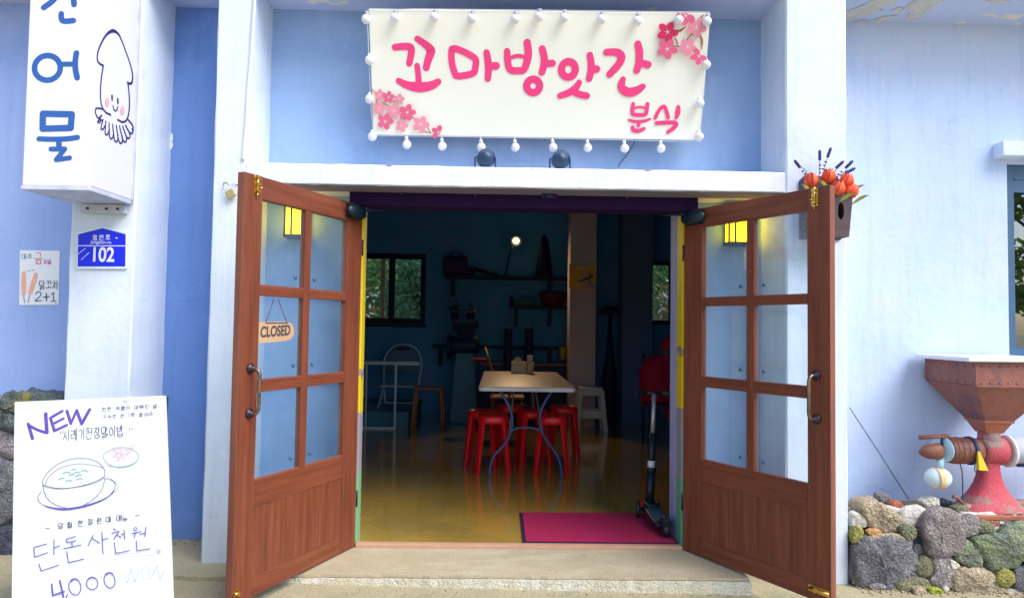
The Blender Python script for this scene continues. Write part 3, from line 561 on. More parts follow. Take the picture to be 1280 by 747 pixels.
for px in (560, 780):
    a = onpl(px, 40, ctr-sn*.06, sn); MB().bar(a, (a.x, YW+.01, a.z+.05), .02, .02).build('bracket', M['steel'], S)
ink = Ink(ctr, sn, .0015, .0001)
def letter(strokes):
    ink.new()
    for st in strokes:
        if st[0] == 'r': ink.ring(*st[1:])
        elif st[0] == 'c': ink.line(st[1], st[2], True, True, 3)
        else: ink.line(st[1], st[2], False, True, st[3] if len(st) > 3 else 4)
    ink.done('letter', M['pink'], S)
letter([('l', [(493.7,59.3),(504,58.3),(511.5,58.8),(514.3,62),(513.6,70),(511.6,79.3)], [8,8.6,9,9,8.4,8]), ('l', [(521.8,48.8),(530,54.5),(537.5,61),(538.8,65),(535.5,74),(532.8,84.8)], [7.5,8.5,10,10.5,9.5,8.5]), ('l', [(521.4,82.5),(523,95),(523.4,105)], [7,7.2,8]), ('l', [(498.5,101.3),(508.5,106.3),(523.6,109.3),(538.5,107.2),(547.8,102.4)], [7.5,9.5,12,10.5,8])])
letter([('c', [(564.5,63.5),(566.8,61.2),(571,61.5),(582,66),(591.5,71.5),(595,76),(594.3,84),(592.3,91),(582,94.3),(571,95),(568,90),(564.8,78)], [8.2]*12), ('l', [(608.2,66),(610,76),(610.6,88),(609.8,98.5)], [8,8.8,8.6,8]), ('l', [(612,82.8),(620.4,82.6)], [9,9.2])])
letter([('l', [(633.9,64.3),(634.5,76),(636.5,85),(640.5,88.3),(648,88.6),(654.4,87.5),(658,80),(660.5,68),(659,53.5)], [8,8.4,8.6,8.6,8.6,8.6,9,9.4,9]), ('l', [(638,72.5),(647,70),(656.5,71.5)], [4.6,4.8,4.8]), ('l', [(677.8,61.3),(680.3,72),(679.8,82),(677.4,90.5)], [8.6,9,9,8.4]), ('l', [(683,79.6),(690.6,79.3)], [8,8.6]), ('r', 666.5, 107.6, 8.1, 8.4, 8.9)])
letter([('r', 710.5, 86.9, 8.7, 9.7, 9, .15), ('l', [(737.3,69.2),(739,80),(738.2,91),(736.4,98.4)], [8,8.8,8.6,8.2]), ('l', [(742,86.8),(745.8,86.6)], [8.6,9]), ('l', [(723.8,103.5),(719.5,110),(711,116),(700,120)], [7.5,8.5,8.5,7.5]), ('l', [(716.5,114.8),(725,118.3),(733.5,120)], [8,8.4,8.2])])
letter([('l', [(757.8,65.6),(766,65.2),(773.5,66.8),(776.8,72),(773,81),(762,93)], [8,8.6,9.4,9.8,9.2,8.4]), ('l', [(797.2,55.4),(799.3,66),(798.5,79),(796,88)], [8.8,9.4,9.2,8.6]), ('l', [(803,79.5),(810,81)], [8.6,8.8]), ('l', [(778.6,99.5),(776.5,107),(779.5,112.8),(787,115.5),(796,113.2),(803.6,108.3)], [7.4,9.4,10.6,11,10,7])])
letter([('l', [(791.4,130),(790.4,138),(791.5,143),(799,143.8),(806.5,143),(808.3,138),(809.2,130)], 4.8), ('l', [(793,135.6),(799.4,133.8),(806.5,135.2)], 2.8), ('l', [(785.7,150),(791,151.6),(798.6,152.2),(806,151.2),(812.6,148.7)], [2.8,3.8,4,3.8,2.8]), ('l', [(798,153),(798,157.2)], 4.4), ('l', [(790.6,158.9),(791.5,162.5),(796,163.8),(800,163.2),(804.8,161)], [4.4,5,5.2,5,4.4])])
letter([('l', [(819,147.6),(822.5,140),(827,134.2),(830.5,133.8),(833,139),(835,147.2)], 4.6), ('l', [(847.6,134),(847.2,141),(845.4,147)], [5,6.2,4.4]), ('l', [(820.6,154),(832,153.4),(842,153.4),(845,155.6),(842,160),(834.8,165.2)], [5,5,5,5.4,5.2,4.8])])
def flower(x, y, r, mt, rot, petals=5, only=None):
    ink.new()
    for k in range(petals):
        if only and k not in only: continue
        a = rot+2*math.pi*k/5; ink.ell(x+.56*r*math.cos(a), y+.56*r*math.sin(a), r*.50, r*.36, a, 12)
    ink.ell(x, y, r*.3, r*.3, 0, 8)
    f = ink.done('flower', M[mt], S)
    ink.new(); ink.ell(x, y, r*.13, r*.13, 0, 8); [ink.line([(x, y), (x+r*.36*math.cos(rot+1.25*k+.6), y+r*.36*math.sin(rot+1.25*k+.6))], .35) for k in range(5)]; ink.done('stamen', M['stamen'], f)
for a in ([(465.5,112.5),(469.5,117.5)], [(471,125),(471.5,130)], [(478.5,128.5),(486,132.6)], [(474,142),(476,146)], [(485.5,142),(484,146)], [(492,127.5),(495,126)], [(496,134),(500,137)], [(506.5,147.5),(503.5,151.5)], [(516,146.5),(521,150.5)], [(534.5,159),(538.5,167)], [(528.5,164.7),(537,165.8)]): ink.new().line(a, 1.1); ink.done('branch', M['branch'], S)
for a, w_ in (([(843,38.8),(850,38.5),(857,33.8)], [1.2,3,.8]), ([(861.3,24.3),(863.2,30.2)], 1.1), ([(872,25.2),(876,22.5),(879,18.8)], [1.6,2.2,.8]), ([(865,42.8),(861,46.5),(858.6,50.4)], 1.3), ([(874.6,43.4),(877,51),(877,62)], [1,3,1]), ([(843.8,48.4),(846,53),(846,58.5)], [1.6,1.8,1]), ([(839.5,57.5),(846,58),(853.3,60)], [.8,1.2,.8]), ([(837,30.3),(842.5,26.6)], [1.5,.8])): ink.new().line(a, w_); ink.done('branch', M['branch'], S)
for i, (x, y, r, t_) in enumerate(((474.8,118.7,7,'light'),(486.1,121.6,7.4,'mid'),(499.2,124,6.6,'light'),(474.2,135.2,8.4,'light'),(492.4,138.6,9.6,'light'),(509.4,140.6,10.4,'mid'),(481.8,151.8,10,'mid'),(502.5,157,7.8,'light'),(526.4,155.4,10.4,'light'),(833.6,40.6,13,'dark'),(833.2,61.6,12.6,'mid'),(869.6,34.8,12.4,'light'),(858.6,59,11,'light'))):
    flower(x, y, r, 'petal_'+t_, -1.5+i*1.3)
flower(548.5, 165.6, 9, 'petal_mid', -2.6, 5, (0, 1, 4)); flower(856, 20.2, 12, 'petal_mid', .5, 5, (0, 1, 2)); flower(872.4, 70.8, 10.5, 'petal_mid', 1.7, 5, (0, 1, 2, 4))

# string of bulbs round the sign
SL = thing('string_lights', 'string of unlit milky round bulbs hanging round the edge of the cream signboard', 'string lights', tuple(ctr+V((0,-.05,.4))))
edge = [onpl(x, y, ctr+sn*.004, sn) for x, y in ((459,13),(520,11.5),(600,12.2),(700,13.2),(800,14.5),(887,15.5),(886,40),(881,100),(877,150),(875,177),(840,176.6),(760,174.6),(680,173),(600,171.6),(520,170.3),(467,169.8),(464,140),(461,75),(459,13))]
MB().tube(edge, .0016, 6).build('cable', M['whitecable'], SL)
top = [(457.5,24.4),(493.9,22.6),(543,21.8),(589.9,23.6),(643.8,24.2),(673.6,21.2),(705.2,22.6),(752,24.6),(796.9,26.4),(848.6,25.4)]
for x, y in top+[(883.8,27),(461.8,75.5),(461.8,124),(465.4,170.7),(882.7,81.2),(874.9,129.6),(874.1,170.9)]+[(508.6,180.8),(552.8,182.8),(601.7,184),(644.1,184.2),(691.2,184.2),(734.7,184.8),(780.7,185.4),(826.3,185.6)]:
    low = y > 175
    p = onpl(x, y, ctr+sn*(.034 if not low else .006), sn)
    b_ = MB().ball(p, .0285, (1,1,1), 14, 9).build('bulb', M['bulb'], SL)
    e = onpl(x-1 if low else x+(1.5 if y < 40 else 0), (y-13 if low else y-10.5) if (y < 40 or low) else y-6, ctr+sn*.006, sn)
    d = (e-p).normalized(); mb = MB().tube([p+d*.022, p+d*.05], [.0125, .010], 8)
    if y < 40: mb.tube([p+d*.03+ex*.009, e+ex*.010+sn*-.004], .0022, 5).tube([p+d*.03-ex*.009, e-ex*.010+sn*-.004], .0022, 5)
    else: mb.tube([p+d*.045, e], .003, 6)
    mb.build('socket', M['socket'] if y < 40 else M['bulb'], b_)
tag(MB().tube(cr([at(794,174,y=.02), at(790,184,y=.10), at(782,196,y=.13), at(775,204,y=.12), at(773,209,y=.1)]), .003, 6).build('cable', M['darkcable']), 'thin dark cable dropping from under the signboard to the lintel', 'cable')

# ------------------------------------------------------------------ spotlights on the lintel
def spot():
    s = thing('spotlight', '', 'spotlight', (0,0,0), 0, 'spotlights on the lintel')
    d = V((0,.45,.89)).normalized(); c = V((0,0,.075))
    MB().lathe([(.0,-.052),(.022,-.050),(.040,-.042),(.050,-.028),(.054,-.008),(.054,.03),(.058,.034),(.058,.045),(.05,.046),(.048,.03),(0,.03)], c, V((.12,.75,.30)).normalized(), 22).build('lamp_head', M['darkblue'], s, True)
    MB().tube([(-.063,0,0),(-.063,0,.085),(-.050,0,.088)], .0048, 8).tube([(.063,0,0),(.063,0,.085),(.050,0,.088)], .0048, 8).box(-.068,.068,-.012,.012,0,.005).build('yoke', M['dark'], s, True)
    return s
s0 = spot(); ps = [at(606.5, 209, y=-.10), at(699.5, 210.5, y=-.10)]
s0.location = (ps[0].x, -.12, 2.3265); s0['label'] = 'left round dark blue spotlight on the white lintel below the signboard'
dup(s0, (ps[1].x, -.12, 2.3265), R(-8), 'right round dark blue spotlight on the white lintel below the signboard')

# ------------------------------------------------------------------ squid light box
bxl, bxr, bxf, bxb, bz = -2.683, -2.330, -.695, -.285, 2.052
LB = thing('light_box_sign', 'tall white projecting light box with blue Korean lettering and a squid drawing', 'sign', (-2.51, -.26, bz))
MB().box(bxl, bxr, bxf, bxb, bz+.022, 3.42).build('front_panel', M['lightbox'], LB, bevel=.006)
MB().box(bxr-.001, bxr+.0025, bxf+.012, bxb-.004, bz+.03, 3.40).build('side_panel', M['lightbox_side'], LB)
fr = MB().box(bxl-.004, bxr+.005, bxf-.005, bxb+.002, bz, bz+.021); fr.box(bxr-.004, bxr+.007, bxb-.001, bxb+.022, bz+.022, 3.42)
fr.build('frame', M['lboxframe'], LB, bevel=.003)
MB().box(-2.62, -2.36, -.292, -.252, bz-.055, bz-.003).build('bracket', M['lboxframe'], LB, bevel=.004)
bb = MB()
for x in (-2.575, -2.465, -2.40): bb.lathe([(.008,0),(.008,.006)], (x, -.293, bz-.03), (0,-1,0), 8)
bb.build('bolt', M['dark'], LB)
ik = Ink((0, bxf, 0), (0,-1,0), .0015, .00008)
def sl(name, mt, par, items, I):
    I.new()
    for it in items:
        if it[0] == 'r': I.ring(*it[1:])
        elif it[0] == 'c': I.line(it[1], it[2], True, True, 4)
        elif it[0] == 'e': I.ell(*it[1:])
        elif it[0] == 's': I.line(it[1], it[2], False, False)
        elif it[0] == 'sc': I.line(it[1], it[2], True, False)
        else: I.line(it[1], it[2], False, True, 5)
    return I.done(name, M[mt], par)
sl('letter', 'blueprint', LB, [('l', [(53,-20),(64,-21),(74,-20),(72,-8),(66,1.5),(54.8,9.8)], 7.2), ('l', [(91,-28),(91.5,-10),(92.8,6)], 7.2), ('l', [(80,-14),(91,-14)], 6.4), ('l', [(76.8,17.5),(77,23),(78.6,26.2),(84,26.8),(92,26)], 7)], ik)
sl('letter', 'blueprint', LB, [('r', 59.5, 85, 16.2, 15.4, 7.0, -.2), ('l', [(79,80.4),(92,80.4)], 6.2), ('l', [(95.8,66.6),(94.4,76),(94.6,87),(96.8,97.4)], 7.2)], ik)
sl('letter', 'blueprint', LB, [('sc', [(54,142.2),(90,143),(88.8,160),(53.6,161)], 8), ('l', [(49,173.6),(60,174),(73.5,174),(86,173.4),(97.2,171.8)], 6.4), ('l', [(74,175),(74,184.5)], 7), ('s', [(64,186.4),(81.4,186.2),(70.6,199.6),(87.4,197.4)], 6)], ik)
ik2 = Ink((bxr+.0025, 0, 0), (1,0,0), .0015, .00008)
sq = [('l', [(128.9,81.8),(125.5,80.5),(122.2,77),(121.3,70),(123.5,61),(128.5,50),(134.5,42),(141.4,38.8),(147.5,42.5),(152,51),(157,64.5),(161.5,77),(164.8,89),(165.6,97),(164.6,103.2),(162,104.8),(159,103)], [1.3,1.5,1.6,1.5,1.4,1.5,1.8,2.3,1.8,1.4,1.3,1.3,1.4,1.6,1.7,1.6,1.3]),
      ('l', [(128.9,82.5),(126.8,95),(125.4,110),(125.6,124),(127.5,134),(132,140.5),(138,143.6)], 1.4), ('l', [(159.6,104),(161,116),(161.6,130),(160.6,142),(158,150),(153,152.6),(147,149.8)], 1.4),
      ('l', [(139.8,120),(139.9,124.6)], 1.9), ('l', [(147,124),(147.1,128.6)], 1.9), ('l', [(140.8,132),(142,136.5),(144,138.6),(146,137),(147.2,133.4)], 1.0),
      ('l', [(128,136.4),(123.5,135.4),(119.6,136),(119,141),(122.5,147.5),(127,144)], 1.2)]
tips = [(123.2,153.5),(127.5,162),(132.8,168.5),(138.6,173.5),(144.6,177),(150.4,179),(155.6,177.5),(160,173),(163.5,167)]
tops = [(126,146),(129,147.5),(132.5,149.5),(136.5,151.5),(141,153.5),(145.5,154.8),(149.5,155.5),(153.5,155.6),(157,154.5),(160,152)]
for k, (x, y) in enumerate(tips):
    a, b = tops[k], tops[k+1]; sq.append(('l', [(a[0]-.5, a[1]+2), ((a[0]+2*x)/3-1.6, (a[1]+2*y)/3), (x-1.4, y-1), (x+1, y-.2), (x+2.2, y-3), ((b[0]+2*x)/3+2.4, (b[1]+2*y)/3-1)], 1.15))
sq.append(('l', [(160,150),(165,156),(166,162),(164.6,167)], 1.2))
sl('drawing', 'navyline', LB, sq, ik2)
sl('cheeks', 'blush', LB, [('e', 133.6,127.5,2.4,5.6,0), ('e', 152.6,138,2.4,5.4,0)], ik2)

# ------------------------------------------------------------------ address plate and poster
a0 = at(127, 310, y=YF); AP = thing('address_plate', 'blue house number plate 102 with white border on the left white pillar', 'number plate', (a0.x, YF, a0.z))
def ppoly(px, y): return [at(*p, y=y) for p in px]
MB().prism(ppoly([(96.5,290.5),(128,282.6),(158.8,290.4),(158.4,334.6),(157.2,336),(97,336),(95.6,334.6)], YF-.012), (0,.009,0)).build('plate', M['plateedge'], AP, bevel=.002)
ia = Ink((0, YF-.012, 0), (0,-1,0), .0008, .00006)
ia.new().poly([(97.8,292.8),(128,285),(157.2,292.6),(156.6,333),(97.2,333)]); ia.done('enamel', M['plateblue'], AP)
ia.new().line([(98,307),(157,307.2)], 1.0)
word(ia, '장전로', 116.2, 293.8, 5.2, 6.4, 8.1, .9)
ia.line([(145,297.4),(146.6,297.4)], 1.2)
for k, (x, y) in enumerate(((98.8,317),(101,315),(103.2,313.4),(105.6,311.6),(102,324.5),(104,322.4),(106.2,320.4),(108.4,318.6),(110,317))):
    ia.line([(x, y), (x+1.3, y-1.2)], .8)
ia.done('lettering', M['platewhite'], AP)
for t, px, py, sz, bold, nm in (('102', 128.4, 319.0, .118, .0030, 'number'), ('Jangjeon-ro', 126.6, 302.8, .026, .0002, 'lettering')):
    put_text(nm, t, sz, M['platewhite'], AP, at(px, py, y=YF-.0125), (1,0,0), (0,0,1), (0,-1,0), bold, 0, .003, .80 if t == '102' else 1.0)
p0 = at(50, 346, y=YW); PO = thing('poster', 'small handwritten skewer poster 2+1 taped to the lavender wall', 'poster', (p0.x, YW, p0.z))
MB().prism(ppoly([(25,312.6),(74.9,313.3),(73.2,380.8),(23.9,381)], YW-.004), (0,.0015,0)).build('sheet', M['paper'], PO)
ip = Ink((0, YW-.004, 0), (0,-1,0), .0008, .00005); rj = random.Random(4)
ip.new(); word(ip, '매주', 27.5, 317, 5.4, 6.6, 7.0, .75, .06, rj, .2); ip.line([(34,338.5),(38,338)], .8); ip.line([(40,337.8),(43,337.4)], .8); ip.done('lettering', M['inkteal'], PO)
ip.new(); ip.line([(45,316.5),(50.8,316.2),(50.4,321)], .8); ip.line([(43,323.4),(53.2,322.8)], .9); ip.line([(45.4,325.4),(45.6,329.6),(51.4,329.4),(51.2,325),(45.4,325.4)], 1.0, smooth=False); ip.done('lettering', M['inkred'], PO)
ip.new(); word(ip, '요일', 54.5, 325, 4.2, 5.2, 5.2, .7, -.05); ip.ell(70, 378.8, .9, .7); ip.done('lettering', M['inkpink'], PO)
ip.new().line([(30,341),(29.7,353),(29.6,366.5)], [5,6,5]); ip.line([(45,342.6),(42,353),(38,365.5)], [4.6,5.8,5]); ip.done('skewer_drawing', M['skewer'], PO)
ip.new().line([(29.8,369.5),(30.8,378)], .7); ip.line([(37.2,368.7),(35,378)], .7); word(ip, '닭꼬치', 49.6, 351, 6.6, 10.4, 8.2, .8, 0, rj, .2)
ip.line([(44.5,367.4),(47.5,364.6),(51.6,366),(50,370.5),(44.2,375.6),(52,375.4)], 1.0); ip.line([(54.6,371.2),(61.8,370.6)], 1.2); ip.line([(58.2,366.8),(58.4,375.4)], 1.2); ip.line([(64.4,368),(67,365.4),(67.2,376)], 1.0, smooth=False); ip.line([(64,376.6),(70.2,376.2)], 1.0); ip.done('lettering', M['inkblack'], PO)

# ------------------------------------------------------------------ A-board with the menu
TL, TR, P3 = at(18, 502, y=-1.03), at(206, 494, y=-.96), at(216, 747, y=-1.19)
bn = (TR-TL).cross(P3-TL).normalized()
if bn.y > 0: bn = -bn
SB = thing('sandwich_board', 'white folding menu board handwritten in purple standing left of the doors', 'menu board', (-2.05, -1.0, gz(-2)))
bq = [(18,502),(206.5,494),(218,797),(13.2,812)]
corner = [onpl(*p, TL, bn) for p in bq]
MB().prism(corner, -bn*.018).build('front_panel', M['board'], SB, bevel=.003)
bt = [corner[0]+V((0,.028,-.01)), corner[1]+V((0,.028,-.01))]
rb = [V((at(20,741,z=gz(-2.7)+.01).x+.62, -.53, gz(-2)+.012)), V((at(8,741,z=gz(-2.7)+.01).x-.02, -.59, gz(-2.7)+.012))]
pn = [bt[0], bt[1], rb[0], rb[1]]; rn = (pn[1]-pn[0]).cross(pn[3]-pn[0]).normalized(); rn = rn if rn.y > 0 else -rn
MB().prism(pn, rn*.016).build('rear_panel', M['teal'], SB, bevel=.002)
MB().bar(pn[0]-V((.004,0,0)), pn[3]-V((.004,0,0)), .006, .018).build('edge_trim', M['tealedge'], SB)
ib = Ink(TL, bn, .0008, .00003); rj = random.Random(12)
def c6(*p): return [(15+x/6.4, 490+y/6.4) for x, y in p]
def c7(*p): return [(15+x/6.4, 560+y/6.4) for x, y in p]
def c8(*p): return [(15+x/6.4, 640+y/6.4) for x, y in p]
ib.new()
for s_, w_ in ((c6((165,370),(130,252)), 4.0), (c6((132,262),(205,300),(282,325)), 3.6), (c6((280,322),(270,172)), 4.6), (c6((402,150),(308,205)), 3.8), (c6((308,205),(340,308)), 3.8), (c6((322,256),(412,210)), 3.4), (c6((340,308),(438,262)), 3.8), (c6((440,150),(472,250)), 3.8), (c6((472,250),(518,145)), 3.2), (c6((518,145),(558,252)), 3.8), (c6((558,252),(622,138)), 4.2)): ib.line(s_, w_)
ib.done('headline', M['inkpurple'], SB)
ib.new(); word(ib, '시래기된장말이밥', 79.5, 537.2, 7.2, 13.6, 9.6, .95, -.085, rj, .35)
for x, y in ((75.6,539.5),(78.6,538.8),(162,535),(165,534.6)): ib.line([(x, y), (x+.6, y+1.6)], 1.0)
ib.done('lettering', M['inkgrey'], SB)
ib.new(); word(ib, '진한 국물이 매력인 밥', 128, 509, 5.0, 4.6, 6.6, .55, -.07, rj, .3); word(ib, '구수한 한그릇 좋아요', 128.6, 518.6, 4.8, 4.6, 6.4, .5, -.07, rj, .3); ib.line(c6((895,68),(925,82)), .8); ib.line([(184.5,516),(186.5,517.6),(184.6,519.4)], .5); ib.done('small_print', M['inkgrey'], SB)
ib.new()
ib.line(c7((250,290),(258,240),(310,170),(400,110),(500,82),(600,82),(690,110),(738,160),(746,200),(735,235),(660,275),(540,305),(400,322),(300,312)), .75, True)
ib.line(c7((272,285),(300,225),(390,155),(520,124),(630,130),(735,155)), .65); ib.line(c7((255,288),(330,312),(430,318),(560,298),(670,262),(735,228)), .6)
ib.line(c7((252,300),(262,350),(300,415),(380,462),(470,478),(560,462),(660,400),(725,325),(748,235)), .75)
ib.line(c7((240,345),(212,385),(230,435),(310,475),(420,488)), .8); ib.line(c7((748,240),(800,248),(830,290),(815,345),(770,385)), .8); ib.line(c7((790,250),(840,275),(855,305),(830,345),(790,372)), .5)
for k in range(11): ib.line(c7(*[(270+40*k+x+rj.uniform(-6,6), 345+60*math.sin(k*.3)+y+rj.uniform(-6,6)) for x, y in ((0,0),(20,40),(34,80))]), .28)
ib.done('bowl_drawing', M['inkgrey'], SB)
ib.new().line(c7((262,455),(340,478),(430,485),(540,470),(660,438),(770,388),(820,330)), [.8,2.0,2.6,2.6,2.2,1.4,.8]); ib.done('saucer_shade', M['inkpurple'], SB)
ib.new()
for a in (((412,200),(440,188),(468,194)), ((460,215),(485,205),(500,210)), ((500,195),(525,188),(548,190)), ((510,225),(540,210),(560,214)), ((375,248),(400,238),(425,238)), ((560,180),(590,175),(610,185)), ((430,262),(460,255),(490,260)), ((520,250),(545,240),(570,245)), ((480,170),(520,165))): ib.line(c7(*a), 1.0)
ib.done('soup_drawing', M['inkteal'], SB)
ib.new().line(c6((738,530),(745,490),(800,455),(860,440),(950,448),(1010,490),(1015,525),(970,570),(880,592),(790,585)), .9, True); ib.line(c6((775,575),(860,598),(960,580),(1005,545)), 1.0); ib.done('plate_drawing', M['plategreen'], SB)
ib.new()
for x, y, r in ((815,485,26),(860,500,24),(915,470,28),(830,530,26),(880,535,22),(860,432,24),(900,500,24),(945,465,22),(850,470,20)): ib.line(c6(*[(x+r*1.3*math.cos(a)+rj.uniform(-5,5), y+r*.75*math.sin(a)+rj.uniform(-5,5)) for a in [k*math.pi/3 for k in range(6)]]), .55, True)
word(ib, '김치', 162, 555.5, 4, 3.4, 5, .4, -.05); ib.done('kimchi_drawing', M['kimchi'], SB)
ib.new()
for ch, x, y in zip('당월한정판매메뉴', (395,467,555,632,705,778,862,910), (108,100,88,75,68,55,45,52)): word(ib, ch, 15+x/6.4-3.2, 640+y/6.4-3.6, 6.2, 7.2, 0, .75, -.1, rj, .25)
ib.line(c8((275,128),(305,125)), .9); ib.line(c8((990,27),(1024,22)), .9); ib.done('lettering', M['inkblack'], SB)
ib.new()
for s_ in (((285,250),(182,277)), ((182,277),(187,355)), ((187,355),(290,320)), ((343,215),(342,335)), ((343,280),(390,265)), ((222,408),(240,465)), ((240,465),(380,418)),
           ((515,190),(440,212)), ((440,212),(446,240)), ((446,240),(518,224)), ((485,235),(488,270)), ((420,288),(560,258)), ((445,310),(458,400)), ((458,400),(580,370)),
           ((655,180),(615,265)), ((650,205),(705,245)), ((725,155),(735,328)), ((732,215),(775,205)), ((815,128),(835,140)), ((805,165),(865,148)), ((862,148),(820,212)), ((845,178),(878,198)), ((880,176),(906,170)), ((903,140),(908,212)), ((825,238),(835,325)), ((835,325),(945,303)),
           ((965,168),(1040,150)), ((992,165),(985,200)), ((1030,172),(1068,164)), ((1078,115),(1068,190)), ((1000,225),(1005,305)), ((1005,305),(1110,288))): ib.line(c8(*s_), 1.25)
ib.ring(15+993/6.4, 640+131/6.4, 2.1, 1.9, 1.0); ib.done('price_lettering', M['inkpurple'], SB)
ib.new()
for s_ in (((325,570),(335,660)), ((335,660),(425,630)), ((390,540),(420,675))): ib.line(c8(*s_), 2.0)
ib.line(c8((450,655),(442,676)), 1.6)
for x, y, rx, ry, ro in ((510,592,48,65,-.15), (648,565,45,50,-.1), (787,540,43,62,-.2)): ib.ring(15+x/6.4, 640+y/6.4, rx/6.4, ry/6.4, 1.25, ro); ib.line(c8((x-28,y-ry*.72),(x-4,y-ry*.98),(x+22,y-ry*.85)), 1.8)
ib.done('price_lettering', M['inkpurple'], SB)
ib.new()
for s_ in (((885,475),(930,560)), ((930,560),(960,445)), ((960,445),(990,555)), ((990,555),(1030,450)), ((1115,535),(1165,420)), ((1165,420),(1190,530)), ((1190,530),(1235,435))): ib.line(c8(*s_), .5)
ib.ring(15+1078/6.4, 640+480/6.4, 5, 7.8, .5)
ib.line(c8((640,385),(800,345),(960,325),(1140,322)), .35); ib.line(c8((540,445),(700,410),(900,360),(1140,340)), .45)
for k in range(6): ib.line(c8((1180+28*math.cos(k*1.1), 310+34*math.sin(k*1.1)), (1180-24*math.cos(k*1.1+.4), 310-30*math.sin(k*1.1+.4))), .35)
ib.done('pencil_lettering', M['pencil'], SB)

# ------------------------------------------------------------------ lanterns, plaque, padlock, cables
def lantern():
    L_ = thing('wall_lantern', '', 'lantern', (0,0,0), 0, 'lit wall lanterns beside the doors')
    w_, h, d = .068, .10, .10
    fm = MB().box(-w_-.008, w_+.008, -d-.006, -.002, h, h+.016).box(-w_-.008, w_+.008, -d-.006, -.002, -h-.02, -h)
    for x, y in ((-w_, -d), (w_, -d), (-w_, -.012), (w_, -.012), (-w_+.042, -d)): fm.box(x-.006, x+.006, y-.005, y+.005, -h-.001, h+.001)
    fm.build('frame', M['lampframe'], L_, True, bevel=.002)
    MB().box(-w_+.004, w_-.004, -d+.006, -.008, -h+.002, h-.002).build('shade', M['lampglow'], L_, True)
    MB().box(-.05, .05, -.014, .001, -.07, .07).build('wall_plate', M['lampframe'], L_, True)
    return L_
l0 = lantern(); a = at(372, 275, y=YW-.05); l0.location = (-1.462, YW-.001, 2.035); l0['label'] = 'lit yellow wall lantern seen through the left door glass'
dup(l0, (1.398, YW-.001, 2.035), 0, 'lit yellow wall lantern seen through the right door glass')

dl = V((-math.cos(AL), -math.sin(AL), 0)); nl = V((math.sin(AL), -math.cos(AL), 0)); hl = V((-HX, 0, 0))
def Lp(u, t, z): return hl+dl*u-nl*t+V((0,0,z))
CP = thing('plaque', 'pale wooden rounded plaque reading CLOSED hanging behind the left door glass', 'plaque', tuple(Lp(.76, .06, 1.31)))
tp = hl-nl*.056
outl = [(322,402.6),(345,401.6),(360,402.0),(365.5,405),(368,411),(367.6,417.5),(364,423.5),(357,426.2),(340,427.8),(323,429),(315,427.4),(311.5,421),(312.5,410),(316,404.6)]
front = [onpl(*p, tp, nl) for p in outl]
MB().prism(front, -nl*.007).build('panel', M['plaque'], CP, bevel=.001)
ic = Ink(tp, nl, .001, .0001); ic.new().line([(332,403.6),(359.6,403.4)], 1.1); ic.done('cord_slot', M['plaqueink'], CP)
cc = onpl(344.2, 414.2, tp, nl); cxv = (onpl(364, 412.8, tp, nl)-onpl(324, 415.8, tp, nl)).normalized()
put_text('lettering', 'CLOSED', .078, M['plaqueink'], CP, cc, cxv, nl.cross(cxv) if nl.cross(cxv).z > 0 else -nl.cross(cxv), nl, .0026, .12, .0015, .80)
MB().tube([onpl(332, 403, tp, nl), onpl(342.5, 373.5, tp, nl)], .0024, 6).tube([onpl(358.5, 403, tp, nl), onpl(347.5, 374, tp, nl)], .0024, 6).build('cord', M['rust'], CP)

pp = at(289, 243, y=YF-.015)
PL = thing('padlock', 'open brass padlock hanging on the left white pillar beside the door', 'padlock', (pp.x, YF, pp.z))
e1, e2 = V((.86,0,.5)).normalized(), V((-.5,0,.86)).normalized()
b_ = MB().prism([pp+e1*a+e2*c for a, c in ((-.027,-.024),(.027,-.024),(.027,.020),(.020,.026),(-.020,.026),(-.027,.020))], (0,-.018,0)); b_.build('lock_body', M['lock'], PL, bevel=.003)
MB().tube(cr([pp+e1*-.016+e2*.02+V((0,-.009,0)), pp+e1*-.017+e2*.06+V((0,-.009,0)), pp+e1*0+e2*.078+V((0,-.009,0)), pp+e1*.016+e2*.062+V((0,-.009,0)), pp+e1*.017+e2*.05+V((0,-.009,0))]), .0042, 8).build('shackle', M['steel'], PL)
MB().tube([(pp.x+.035, YF+.003, pp.z+.058), (pp.x+.012, YF-.014, pp.z+.064), (pp.x+.004, YF-.02, pp.z+.058)], .003, 6).build('hook', M['steel'], PL)
cpt = [at(x, y, y=YF-.006) for x, y in ((319,-14),(317.5,20),(314,70),(310.5,110),(308,150),(305,185),(303.5,200))]
tag(MB().tube(cr(cpt), .0085, 8).build('cable', M['whitecable']), 'white painted cable running down the corner of the left pillar', 'cable')
tag(MB().tube([at(1062, 509, y=.05), at(1100, 567, y=.05), at(1136, 624, y=.02)], .0032, 6).build('string', M['greenstring']), 'taut green string slanting from the right pillar down to the stones', 'string')

# ------------------------------------------------------------------ flower box on the right pillar
fy0, fy1 = YF-.002, YF-.155
FB = thing('flower_box', 'dark wooden wall planter box with an oval hole on the right pillar', 'planter box', (1.78, YF, 2.06))
x0, x1, xb0, xb1, zt, zb = 1.652, 1.905, 1.665, 1.880, 2.175, 1.915
def fpan(p, off, name, mt): MB().prism([V(q) for q in p], off).build(name, M[mt], FB, bevel=.003)
bk = [(x0,fy0,zb),(x1,fy0,zb),(x1,fy0,2.27),(x1-.03,fy0,2.30),(x0+.03,fy0,2.30),(x0,fy0,2.27)]
fpan(bk, (0,-.012,0), 'back_board', 'boxback')
